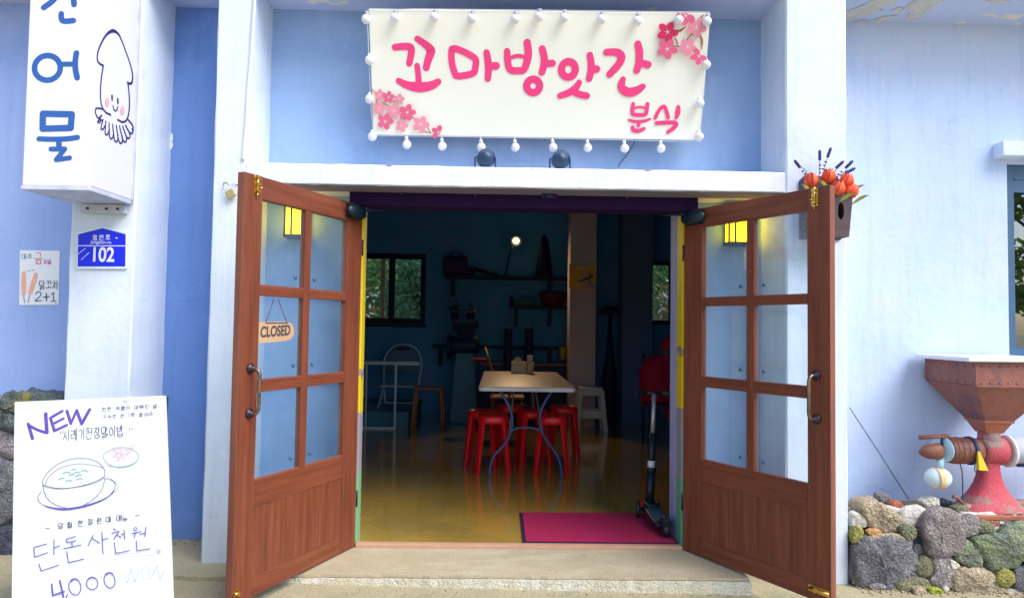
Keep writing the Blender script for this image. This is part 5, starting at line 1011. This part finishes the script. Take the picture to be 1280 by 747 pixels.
# ivory stool
wx, wy = 1.075, 4.83; IS = thing('plastic_stool', 'ivory two step plastic stool beside the concrete column', 'stool', (wx, wy, 0), R(0))
H = .575
MB().loft([rrect(wx-.155, wx+.155, wy-.13, wy+.13, .03, H-.035), rrect(wx-.155, wx+.155, wy-.13, wy+.13, .03, H-.006), rrect(wx-.145, wx+.145, wy-.12, wy+.12, .03, H)], False).build('seat', M['whiteplastic'], IS)
sp = .042
for sx in (-1, 1):
    for sy in (-1, 1):
        a, b = V((wx+sx*.135, wy+sy*.11, H-.035)), V((wx+sx*.185, wy+sy*.16, 0)); w_ = .030
        MB().loft([[c+V(q) for q in ((-w_,-w_*.7,0),(w_,-w_*.7,0),(w_,w_*.7,0),(-w_,w_*.7,0))] for c in (a, b)], False).build('leg', M['whiteplastic'], IS, bevel=.004)
pn_ = MB()
for z0, z1, k in ((H-.11, H-.036, .12), (.17, .27, .62)):
    xx, yy = .135+.05*k, .11+.05*k
    for sy in (-1, 1): MB().box(wx-xx, wx+xx, wy+sy*yy-.012, wy+sy*yy+.012, z0, z1).build('panel', M['whiteplastic'], IS, bevel=.006)
    for sx in (-1, 1): MB().box(wx+sx*xx-.012, wx+sx*xx+.012, wy-yy+.013, wy+yy-.013, z0, z1).build('panel', M['whiteplastic'], IS, bevel=.006)

# brown wooden stool
bx0, by0 = -1.09, 5.0; BS = thing('wooden_stool', 'brown bentwood stool standing in front of the dark back wall', 'stool', (bx0, by0, 0)); H = .535
MB().loft([rrect(bx0-.20, bx0+.20, by0-.17, by0+.17, .05, H-.028), rrect(bx0-.20, bx0+.20, by0-.17, by0+.17, .05, H)], False).build('seat', M['brownwood'], BS, bevel=.006)
for sx in (-1, 1):
    for sy in (-1, 1): MB().tube(cr([V((bx0+sx*.14, by0+sy*.12, H-.035)), V((bx0+sx*.165, by0+sy*.135, H-.06)), V((bx0+sx*.175, by0+sy*.14, H-.14)), V((bx0+sx*.20, by0+sy*.16, 0))], k=3), .019, 8).build('leg', M['brownwood'], BS)
# white metal table
MT = thing('metal_table', 'thin white steel framed table at the left edge of the room', 'table', (-2, 4.9, 0)); q = at(494, 455, y=4.75)
zt = at(500, 452, y=4.72).z; xr = at(527, 452, y=4.85).x
MB().box(-2.9, xr, 4.70, 5.0, zt-.018, zt).build('tabletop', M['whitemetal'], MT, bevel=.003)
lg = MB(); xl = at(494, 500, y=4.72).x
lg.bar((xl, 4.73, 0), (xl, 4.73, zt-.019), .028, .028).bar((-2.85, 4.73, .013), (xl, 4.73, .013), .026, .026).bar((-2.85, 4.73, 0), (-2.85, 4.73, zt-.019), .028, .028).bar((-2.85, 4.73, zt-.03), (xr-.02, 4.73, zt-.03), .02, .02)
lg.build('leg_frame', M['whitemetal'], MT)
lg = MB(); xl2 = at(458, 480, y=4.98).x; lg.bar((xl2, 4.98, 0), (xl2, 4.98, zt-.019), .024, .024); lg.build('leg', M['whitemetal'], MT)
# folding chair on the platform
FY = 5.75; FC = thing('folding_chair', 'grey folding chair with rounded back behind the white steel table', 'chair', (at(503, 480, y=FY).x, FY, .19))
def fp(x, y, yy=FY): return at(x, y, y=yy)
hoop = [fp(482,508),(fp(480,480)),fp(480,455),fp(483,443),fp(492,433),fp(504,430),fp(516,433),fp(524,441),fp(527,455),fp(524,476),fp(520,508)]
MB().tube(cr(hoop, k=3), .014, 8).build('frame', M['whitemetal'], FC)
MB().prism([fp(484,446),fp(493,436),fp(504,433.5),fp(515,436),fp(523,445),fp(524,464),fp(482,464)], (0,.014,0)).build('backrest', M['chairplastic'], FC, bevel=.004)
MB().prism([fp(494,434.5,FY-.012),fp(504,433,FY-.012),fp(513,434.6,FY-.012),fp(510,438,FY-.012),fp(497,438,FY-.012)], (0,.01,0)).build('grip_hole', M['dark'], FC)
sz = fp(500, 479).z; sx0, sx1 = fp(480, 479).x, fp(523, 479).x
MB().box(sx0, sx1, FY-.40, FY-.02, sz-.02, sz).build('seat', M['whitemetal'], FC, bevel=.006)
MB().tube([(sx0+.02, FY-.30, sz-.03), (sx0-.02, FY+.14, .191)], .012, 8).tube([(sx1-.02, FY-.30, sz-.03), (sx1+.0, FY+.14, .191)], .012, 8).tube([(sx0+.02, FY-.02, sz), (sx0-.02, FY-.36, .191)], .012, 8).tube([(sx1-.02, FY-.02, sz), (sx1, FY-.36, .191)], .012, 8).tube([(sx0-.01, FY-.3, .26), (sx1, FY-.3, .26)], .01, 8).build('leg_frame', M['whitemetal'], FC)

# scooter and mat
MTT = thing('door_mat', 'crimson carpet mat just inside the threshold', 'mat', (.53, .4, 0))
MB().loft([rrect(.02, 1.012, .05, .74, .01, .001), rrect(.02, 1.012, .05, .74, .01, .006)], False).build('rubber_edge', M['matedge'], MTT)
MB().loft([rrect(.040, 1.002, .058, .734, .01, .0065), rrect(.040, 1.002, .058, .734, .01, .013)], False).build('carpet', M['matred'], MTT, bevel=.003)
K = thing('kick_scooter', 'dark three wheeled kick scooter standing by the right door jamb', 'scooter', (.93, .6, 0))
b0 = V((.950, .62, .085)); hb_ = at(818, 491, y=.74); tp_ = V((hb_.x, .74, hb_.z))
def along(t): return b0+(tp_-b0)*t
MB().tube([along(.03), along(.30)], .032, 12).tube([along(.30), along(.34)], .036, 12).build('steering_column', M['scooter'], K)
MB().tube([along(.30), along(.64)], .025, 12).build('lower_post', M['scooter'], K); MB().tube([along(.34), along(.40)], .0268, 12).build('sticker', M['platewhite'], K)
MB().tube([along(.64), along(.99)], .017, 12).build('upper_post', M['silver'], K)
MB().tube([tp_+V((-.125,0,.0)), tp_+V((.125,0,.0))], .013, 10).build('handlebar', M['scooter'], K)
for s_ in (-1, 1): MB().lathe([(.012,0),(.018,.004),(.018,.075),(.022,.08),(.022,.088),(0,.09)], tp_+V((s_*.055,0,0)), (s_,0,0), 12).build('grip', M['black'], K)
MB().loft([[V((.950+dx*w_, .62-.01+dy, z)) for dx, z in ((-1,.06),(1,.06),(.8,.13),(-.8,.13))] for dy, w_ in ((.05,.05),(-.05,.06),(-.10,.045))], False).build('steering_head', M['scooter'], K, bevel=.008)
ax0, ax1 = V((.872, .64, .066)), V((1.012, .61, .066))
MB().tube([ax0, ax1], .014, 8).box(.895, .995, .59, .655, .075, .10).build('front_axle', M['scooter'], K, bevel=.004)
for c_ in (ax0, ax1):
    d_ = (ax1-ax0).normalized(); wh = MB().lathe([(.05,-.013),(.063,-.012),(.066,-.006),(.066,.006),(.063,.012),(.05,.013)], c_, d_, 20).build('wheel', M['black'], K)
    MB().lathe([(0,-.015),(.03,-.014),(.048,-.011),(.048,.011),(.03,.014),(0,.015)], c_, d_, 16).build('hub', M['decal'], wh)
MB().prism([(.88,.60,.10),(.875,.63,.118),(.93,.63,.112),(.93,.60,.095)], (0,-.02,0)).build('reflector', M['redstool'], K)
d0, d1 = V((.950, .57, .075)), V((.955, .20, .060)); sd_ = V((1,.02,0))
MB().loft([[d0+(d1-d0)*t+sd_*s_*w_+V((0,0,z)) for s_, z in ((-1,0),(1,0),(1,.028),(-1,.028))] for t, w_ in ((0,.035),(.15,.055),(.5,.062),(.85,.058),(1,.045))], False).build('deck', M['scooter'], K, bevel=.008)
MB().loft([[d0+(d1-d0)*t+sd_*s_*w_+V((0,0,z)) for s_, z in ((-1,.029),(1,.029),(1,.032),(-1,.032))] for t, w_ in ((.15,.045),(.5,.052),(.85,.046))], False).build('grip_pad', M['decal'], K)
MB().lathe([(.035,-.02),(.045,-.018),(.046,0),(.045,.018),(.035,.02)], (.956, .165, .060), (1,.02,0), 18).build('wheel', M['black'], K)
MB().tube(cr([V((.955,.24,.085)), V((.956,.17,.120)), V((.957,.12,.107))]), .03, 8).build('brake', M['scooter'], K)

# ------------------------------------------------------------------ inside: things along the back wall
WSY = BWY-.27
def shelf(px0, px1, py, label, d=.26):
    a, b = at(px0, py, y=WSY), at(px1, py, y=WSY); s = thing('wall_shelf', label, 'shelf', ((a.x+b.x)/2, BWY, a.z), 0, 'dark shelves on the back wall')
    z = (a.z+b.z)/2; MB().box(a.x, b.x, WSY, BWY-.002, z-.045, z).build('board', M['darkwood'], s, bevel=.003)
    for x in (a.x+.12, b.x-.30 if b.x-a.x > .8 else b.x-.12): MB().box(x-.022, x+.022, WSY+.03, BWY-.002, z-.32, z-.046).build('bracket', M['darkwood'], s)
    return z
z1_ = shelf(556, 712, 345, 'top dark shelf with the lit desk lamp'); z2_ = shelf(636, 712, 382, 'short middle dark shelf with the red basket'); z3_ = shelf(540, 712, 432, 'lowest long dark shelf behind the table'); 
lz = at(688, 454, y=6.0); LD = thing('counter', 'low dark counter with thin pinkish wooden top behind the ivory stool', 'counter', (.6, 6.1, 0))
MB().box(at(600,454,y=5.9).x, at(711,454,y=5.9).x, 5.9, 6.4, lz.z-.03, lz.z).build('top', M['brownwood'], LD, bevel=.003); MB().box(at(604,454,y=5.9).x, at(709,454,y=5.9).x, 5.94, 6.4, 0, lz.z-.031).build('cabinet', M['dark'], LD)
# desk lamp
c = at(645, 301, y=WSY+.08); f0 = at(632, 344, y=WSY+.08); LP = thing('desk_lamp', 'dark jointed desk lamp with a lit warm bulb on the top shelf', 'lamp', (f0.x, WSY+.12, z1_))
MB().lathe([(.09,.001),(.09,.02),(.02,.03)], (f0.x, WSY+.12, z1_), n=18).build('base', M['dark'], LP)
MB().tube([(f0.x, WSY+.12, z1_+.02), (f0.x+.06, WSY+.12, c.z-.20), (c.x-.03, WSY+.11, c.z-.05)], .013, 8).build('arm', M['dark'], LP)
MB().lathe([(.03,-.07),(.06,-.03),(.085,.02),(.08,.02),(.055,-.028)], c+V((0,.04,0)), V((.1,-1,-.1)), 18).build('lamp_shade', M['dark'], LP)
MB().ball(c+V((0,-.0,0)), .052, (1,1,1), 14, 9).build('bulb', M['bulbglow'], LP)
ll = bpy.data.lights.new('bulb_light', 'SPOT'); ll.energy = 34; ll.color = (1,.66,.36); ll.spot_size = R(84); ll.spot_blend = .9; ll.shadow_soft_size = .09
lo = bpy.data.objects.new('bulb_light', ll); COL.objects.link(lo); lo.parent = LP; lo.matrix_basis = Matrix.Translation(c+V((0,-.07,-.01))-V((f0.x, WSY+.12, z1_))) @ (V((.06,-.88,-.47))).to_track_quat('-Z','Y').to_matrix().to_4x4()
tb = at(569, 343, y=WSY+.05); PB = thing('storage_bag', 'dark purple box bag at the left end of the top shelf', 'bag', (tb.x, WSY+.1, z1_))
MB().loft([rrect(tb.x-.19, tb.x+.19, WSY+.02, WSY+.22, .04, z1_+.001), rrect(tb.x-.2, tb.x+.2, WSY+.02, WSY+.22, .05, z1_+.2), rrect(tb.x-.17, tb.x+.17, WSY+.04, WSY+.2, .05, z1_+.30)], True).build('body', M['purple'], PB)
MB().tube(cr([V((tb.x-.09, WSY+.1, z1_+.29)), V((tb.x-.05, WSY+.1, z1_+.37)), V((tb.x+.05, WSY+.1, z1_+.37)), V((tb.x+.09, WSY+.1, z1_+.29))]), .012, 8).build('handle', M['purple'], PB)
cn = at(680, 344, y=WSY+.05); CN = thing('cone_basket', 'tall dark tapering basket standing at the right end of the top shelf', 'basket', (cn.x, WSY+.12, z1_))
MB().lathe([(.135,.001),(.14,.02),(.13,.12),(.10,.35),(.06,.58),(.03,.66),(0,.67)], (cn.x, WSY+.13, z1_), n=20).build('body', M['darkwood'], CN)
for h in (.1, .25, .4): MB().lathe([(.137-.16*h,h-.012),(.146-.16*h,h),(.137-.16*h,h+.012)], (cn.x, WSY+.13, z1_), n=20).build('band', M['dark'], CN)
fo = at(593, 346, y=WSY+.05); FP = thing('folded_tool', 'dark folded tool lying slanted on the top shelf left of the lamp', 'tool', (fo.x, WSY+.1, z1_))
MB().tube([(fo.x-.02, WSY+.1, z1_+.11), (fo.x+.36, WSY+.1, z1_+.02)], [.035,.018], 8).build('shaft', M['darkwood'], FP); MB().box(fo.x-.08, fo.x-.0, WSY+.06, WSY+.14, z1_+.001, z1_+.15).build('head', M['darkwood'], FP, bevel=.01)
rb_ = at(692, 382, y=WSY+.02); RB = thing('basket', 'dull red oval basket on the short middle shelf', 'basket', (rb_.x, WSY+.12, z2_))
MB().lathe([(.13,.001),(.17,.03),(.215,.17),(.225,.20),(.21,.20),(.16,.03),(0,.02)], (rb_.x, WSY+.14, z2_), n=24).build('bowl', M['redbowl'], RB); MB().lathe([(.213,.192),(.232,.196),(.232,.212),(.213,.216)], (rb_.x, WSY+.14, z2_), n=24).build('rim', M['dark'], RB)
te = at(657, 382, y=WSY+.02); TEA = thing('cloth_bundle', 'slumped dark teal cloth bundle left of the red basket', 'bundle', (te.x, WSY+.1, z2_))
MB().loft([rrect(te.x-.18, te.x+.17, WSY+.03, WSY+.2, .05, z2_+.001), rrect(te.x-.19, te.x+.16, WSY+.02, WSY+.21, .06, z2_+.06), rrect(te.x-.04, te.x+.15, WSY+.05, WSY+.18, .05, z2_+.15)], True).build('body', M['tealcloth'], TEA)
MB().lathe([(.028,.001),(.03,.10),(.02,.15)], (te.x-.22, WSY+.12, z2_), n=12).build('cap', M['dark'], TEA)
for i, (px, lab) in enumerate(((634.5, 'left tall dark wooden post vase behind the table'), (660.5, 'right tall dark wooden post vase behind the paper cups'))):
    q = at(px, 460, y=5.7); h_ = at(px, 409, y=5.7).z; o = thing('post_vase', lab, 'vase', (q.x, 5.7, 0), 0, 'tall dark vases behind the table')
    MB().lathe([(.07,.0),(.075,.3),(.06,h_*.6),(.062,h_-.02),(.05,h_),(.03,h_-.01)], (q.x, 5.7, 0), n=16).build('body', M['darkwood'], o)
    MB().lathe([(.0645,h_*.7),(.068,h_*.7+.02),(.0645,h_*.7+.04)], (q.x, 5.7, 0), n=16).build('band', M['dark'], o)
yc = at(703.5, 449, y=6.0); YC = thing('cup', 'yellow tumbler on the counter beside the concrete column', 'cup', (yc.x, 6.0, lz.z)); zz = yc.z-lz.z
MB().box(yc.x-.09, yc.x+.05, 5.96, 6.06, lz.z+.001, lz.z+zz).build('stand', M['dark'], YC); MB().lathe([(.048,zz+.001),(.056,zz+.19),(.05,zz+.192),(.044,zz+.01)], (yc.x, 6.0, lz.z), n=18).build('body', M['yellowcup'], YC)
# indoor mill on its pedestal with two pots
IM = thing('indoor_mill', 'dark old mill on a teal pedestal near the back wall', 'mill', (at(583, 488, y=5.3).x, 5.45, 0)); ix = at(583, 470, y=5.3).x
zp = at(583, 441, y=5.3).z; zh0 = at(580, 418, y=5.3).z; zh1 = at(580, 399, y=5.3).z
def sqi(h, z): return [V((ix+a*h-.03, 5.45+b*h, z)) for a, b in ((-1,-1),(1,-1),(1,1),(-1,1))]
MB().loft([sqi(.19, 0), sqi(.165, zp*.55), sqi(.13, zp)], False).build('pedestal', M['tealbase'], IM, bevel=.02)
MB().loft([sqi(.19, zh1), sqi(.19, zh1-.05), sqi(.10, zh0-.03)], False).build('hopper', M['dark'], IM, bevel=.006)
MB().lathe([(.12,-.22),(.13,-.2),(.13,.16),(.10,.2)], (ix-.03, 5.45, (zp+zh0)/2-.02), (1,0,0), 20).lathe([(.16,-.26),(.18,-.25),(.18,-.21),(.16,-.2)], (ix-.03, 5.45, (zp+zh0)/2-.05), (1,0,0), 20).box(ix-.11, ix+.05, 5.38, 5.52, zp+.001, zh0-.02).build('body', M['dark'], IM, bevel=.006)
for i, (px, lab, h_) in enumerate(((568, 'left dark potted plant on the indoor mill hopper', .22), (588, 'right dark potted plant on the indoor mill hopper', .24))):
    q = at(px, 399, y=5.4); PT = thing('potted_plant', lab, 'plant', (q.x, 5.42, zh1), 0, 'potted plants on the indoor mill')
    MB().lathe([(.05,.001),(.06,.09),(.065,.09),(.065,.1),(.02,.1)], (q.x, 5.42, zh1), n=14).build('pot', M['dark'], PT)
    lf = MB(); rnd = random.Random(i)
    for k in range(46):
        c = V((q.x+rnd.gauss(0,.05), 5.42+rnd.gauss(0,.04), zh1+.10+abs(rnd.gauss(0,.07)))); d = V((rnd.uniform(-1,1), rnd.uniform(-1,1), rnd.uniform(-.2,1))).normalized(); e = d.orthogonal().normalized()
        lf.add([c, c+d*.03+e*.014, c+d*.07, c+d*.03-e*.014], [(0,1,2,3)])
    lf.build('foliage', M['darkfoliage'], PT, recalc=False)
CH = thing('wooden_chair', 'wooden chair with a slanted back post at the far left corner of the table', 'chair', (-.25, 4.4, 0)); k0 = at(606, 434, y=4.45); k1 = at(615, 462, y=4.3)
MB().tube([k0, k1, (k1.x+.05, 4.25, 0)], .018, 8).build('back_post', M['brownwood'], CH); MB().tube([(k0.x+.46, 4.50, k0.z-.42), (k0.x+.47, 4.4, .5), (k0.x+.47, 4.3, 0)], .018, 8).build('back_post', M['chairwood'], CH)
MB().box(k0.x+.08, k0.x+.50, 4.02, 4.36, .48, .51).build('seat', M['brownwood'], CH, bevel=.006)
for x in (k0.x+.11, k0.x+.47): MB().tube([(x, 4.06, .48), (x, 4.03, 0)], .016, 8).build('leg', M['brownwood'], CH)
rt = at(598, 449, y=4.6); TR_ = thing('red_tray', 'small red tray on a stand left of the table', 'tray', (rt.x, 4.75, 0))
MB().lathe([(.09,rt.z-.02),(.12,rt.z),(.115,rt.z+.004),(0,rt.z-.012)], (rt.x, 4.78, 0), n=18).build('tray', M['redcloth'], TR_); MB().tube([(rt.x, 4.78, 0), (rt.x, 4.78, rt.z-.02)], .012, 8).lathe([(.12,0),(.12,.012),(.02,.02)], (rt.x, 4.78, 0), n=18).build('stand', M['dark'], TR_)
# painting on the column
q0, q1 = at(711.6, 329.5, y=5.085), at(745, 360, y=5.085); PA = thing('painting', 'small square yellow painting with a grey bird on the concrete column', 'painting', ((q0.x+q1.x)/2, 5.1, q1.z))
MB().box(q0.x, q1.x, 5.072, 5.098, q1.z, q0.z).build('canvas', M['artyellow'], PA)
ipn = Ink((0,5.072,0), (0,-1,0), .001, .0001); ipn.new().line([(724,352),(731,349),(737,347),(742,344)], [1.5,3,3.4,1]); ipn.line([(737,338),(737.5,347),(736,357)], [.8,1.8,.8]); ipn.done('bird_drawing', M['artink'], PA)
# red coat on a dark chair
ry = 3.95; CT = thing('dark_chair', 'dark legged chair under the red coat behind the scooter', 'chair', (at(826, 540, y=ry).x, ry, 0)); xq = at(826, 500, y=ry).x
MB().box(xq-.20, xq+.22, ry-.16, ry+.24, .44, .47).build('seat', M['dark'], CT, bevel=.006)
for x in (xq-.17, xq+.19):
    for y in (ry-.13, ry+.21): MB().tube([(x, y, 0), (x, y, .44 if y < ry else 1.05)], .017, 8).build('leg', M['dark'], CT)
RC = thing('red_coat', 'dark red hooded coat draped over a chair behind the right jamb', 'coat', (xq, ry, .5))
def cring(cx, cz, wx_, wy_): return [V((cx+wx_*math.cos(a)*(1+.10*math.sin(5*a)), ry+.12+wy_*math.sin(a)*(1+.1*math.cos(3*a)), cz)) for a in [2*math.pi*k/24 for k in range(24)]]
zc = lambda py: at(826, py, y=ry).z
MB().loft([cring(xq, zc(510), .19, .12), cring(xq-.0, zc(495), .21, .14), cring(xq-.005, zc(465), .22, .15), cring(xq+.02, zc(450), .18, .14), cring(xq+.09, zc(443), .12, .12)], True).build('body', M['redcloth'], RC)
MB().loft([cring(xq+.10, zc(437), .10, .10), cring(xq+.13, zc(428), .09, .09), cring(xq+.17, zc(416), .03, .03)], True).build('hood', M['redcloth'], RC)
MB().loft([cring(xq+.095, zc(443)-.001, .122, .122), cring(xq+.10, zc(437), .104, .104)], True).build('collar_band', M['inkgrey'], RC)
MB().loft([cring(xq+.12, zc(512), .05, .05), cring(xq+.15, zc(525), .045, .045), cring(xq+.16, zc(535), .02, .02)], True).build('sleeve', M['redcloth'], RC)
fx = at(764, 388, y=5.9); FLP = thing('floor_lamp', 'dark mushroom shaped standing lamp between the two columns', 'lamp', (fx.x, 6.0, 0))
MB().lathe([(.02,fx.z+.08),(.12,fx.z+.05),(.19,fx.z-.04),(.17,fx.z-.05)], (fx.x, 6.0, 0), n=20).build('lamp_shade', M['darkwood'], FLP); MB().lathe([(.14,0),(.13,.2),(.10,.7),(.05,1.0),(.02,fx.z-.02)], (fx.x, 6.0, 0), n=18).build('body', M['darkwood'], FLP)

# ------------------------------------------------------------------ greenery outside
def leafcloud(mb, c, rad, n, size, rnd):
    c = V(c)
    for _ in range(n):
        d = V((rnd.gauss(0,1), rnd.gauss(0,1), rnd.gauss(0,1))).normalized()*(rnd.random()**.4)
        p = c+V((d.x*rad[0], d.y*rad[1], d.z*rad[2])); a = V((rnd.uniform(-1,1), rnd.uniform(-1,1), rnd.uniform(-1,1))).normalized(); b = a.orthogonal().normalized(); s_ = size*rnd.uniform(.6,1.4)
        mb.add([p-a*s_, p+b*s_*.5, p+a*s_, p-b*s_*.5], [(0,1,2,3)])
    return mb
def shrub(x, y, h, r, lab, flower_mats, seed, fm='foliage'):
    s = thing('shrub', lab, 'shrub', (x, y, -.1), 0, 'shrubs behind the building'); rnd = random.Random(seed)
    lf = MB()
    for k in range(9): leafcloud(lf, (x+rnd.uniform(-r,r)*.7, y+rnd.uniform(-r,r)*.5, h*(.25+.75*rnd.random())), (r*.5, r*.4, h*.2), 260, .05, rnd)
    lf.build('foliage', M[fm], s, recalc=False)
    st = MB()
    for k in range(4): st.tube([(x+rnd.uniform(-.1,.1), y, -.12), (x+rnd.uniform(-r,r)*.5, y, h*.8)], .02, 6)
    st.build('stem', M['bark'], s)
    for mt in flower_mats: leafcloud(MB(), (x+rnd.uniform(-.3,.3), y-.25*r, h*.62), (r*.6, r*.3, h*.22), 55, .05, rnd).build('flowers', M[mt], s, recalc=False)
shrub(-2.9, 8.9, 2.6, .8, 'green shrub with white flowers seen through the left back window', ('whiteflower', 'redfoliage'), 3); shrub(-1.9, 9.4, 2.9, .8, 'taller plain green shrub at the right side of the left back window', (), 4, 'darkfoliage')
shrub(2.9, 8.8, 2.8, .7, 'shrub with red blossoms seen through the narrow back window', ('redfoliage', 'redfoliage', 'whiteflower'), 5)
GW = thing('sky_screen_wall', 'added dark green wall hiding the sky beyond the shrubs outside the back windows', 'wall', (0, 11, -.1))  # added backdrop that keeps bright sky out of the back windows
MB().box(-7, 7, 11, 11.2, -.3, 4.2).build('panel', M['darkfoliage'], GW); MB().box(-7.05, 7.05, 10.96, 11.24, 4.2, 4.3).build('coping', M['darkfoliage'], GW)
def tree(x, y, h, lab, seed):
    t = thing('tree', lab, 'tree', (x, y, gz(x))); rnd = random.Random(seed); g0 = gz(x)
    tk = MB().tube(cr([V((x,y,g0-.05)), V((x+.1,y,g0+h*.25)), V((x-.05,y+.1,g0+h*.5)), V((x+.1,y,g0+h*.8))]), [.22-.012*i for i in range(16)], 10)
    for k in range(7): a = rnd.uniform(0, 6.3); z = g0+h*rnd.uniform(.35,.7); tk.tube([(x,y,z), (x+math.cos(a)*h*.16, y+math.sin(a)*h*.16, z+h*.12), (x+math.cos(a)*h*.28, y+math.sin(a)*h*.28, z+h*.2)], [.07,.045,.02], 6)
    tk.build('trunk', M['bark'], t)
    lf = MB()
    for k in range(26): a = rnd.uniform(0, 6.3); rr = h*.30*math.sqrt(rnd.random()); leafcloud(lf, (x+rr*math.cos(a), y+rr*math.sin(a), g0+h*rnd.uniform(.34,.98)), (h*.10,h*.10,h*.075), 110, .13, rnd)
    lf.build('crown', M['foliage'], t, recalc=False)
tree(13, -15, 6.5, 'leafy green tree across the road mirrored in the street window', 31); tree(19, -19, 8, 'larger leafy tree farther across the road mirrored in the street window', 32)
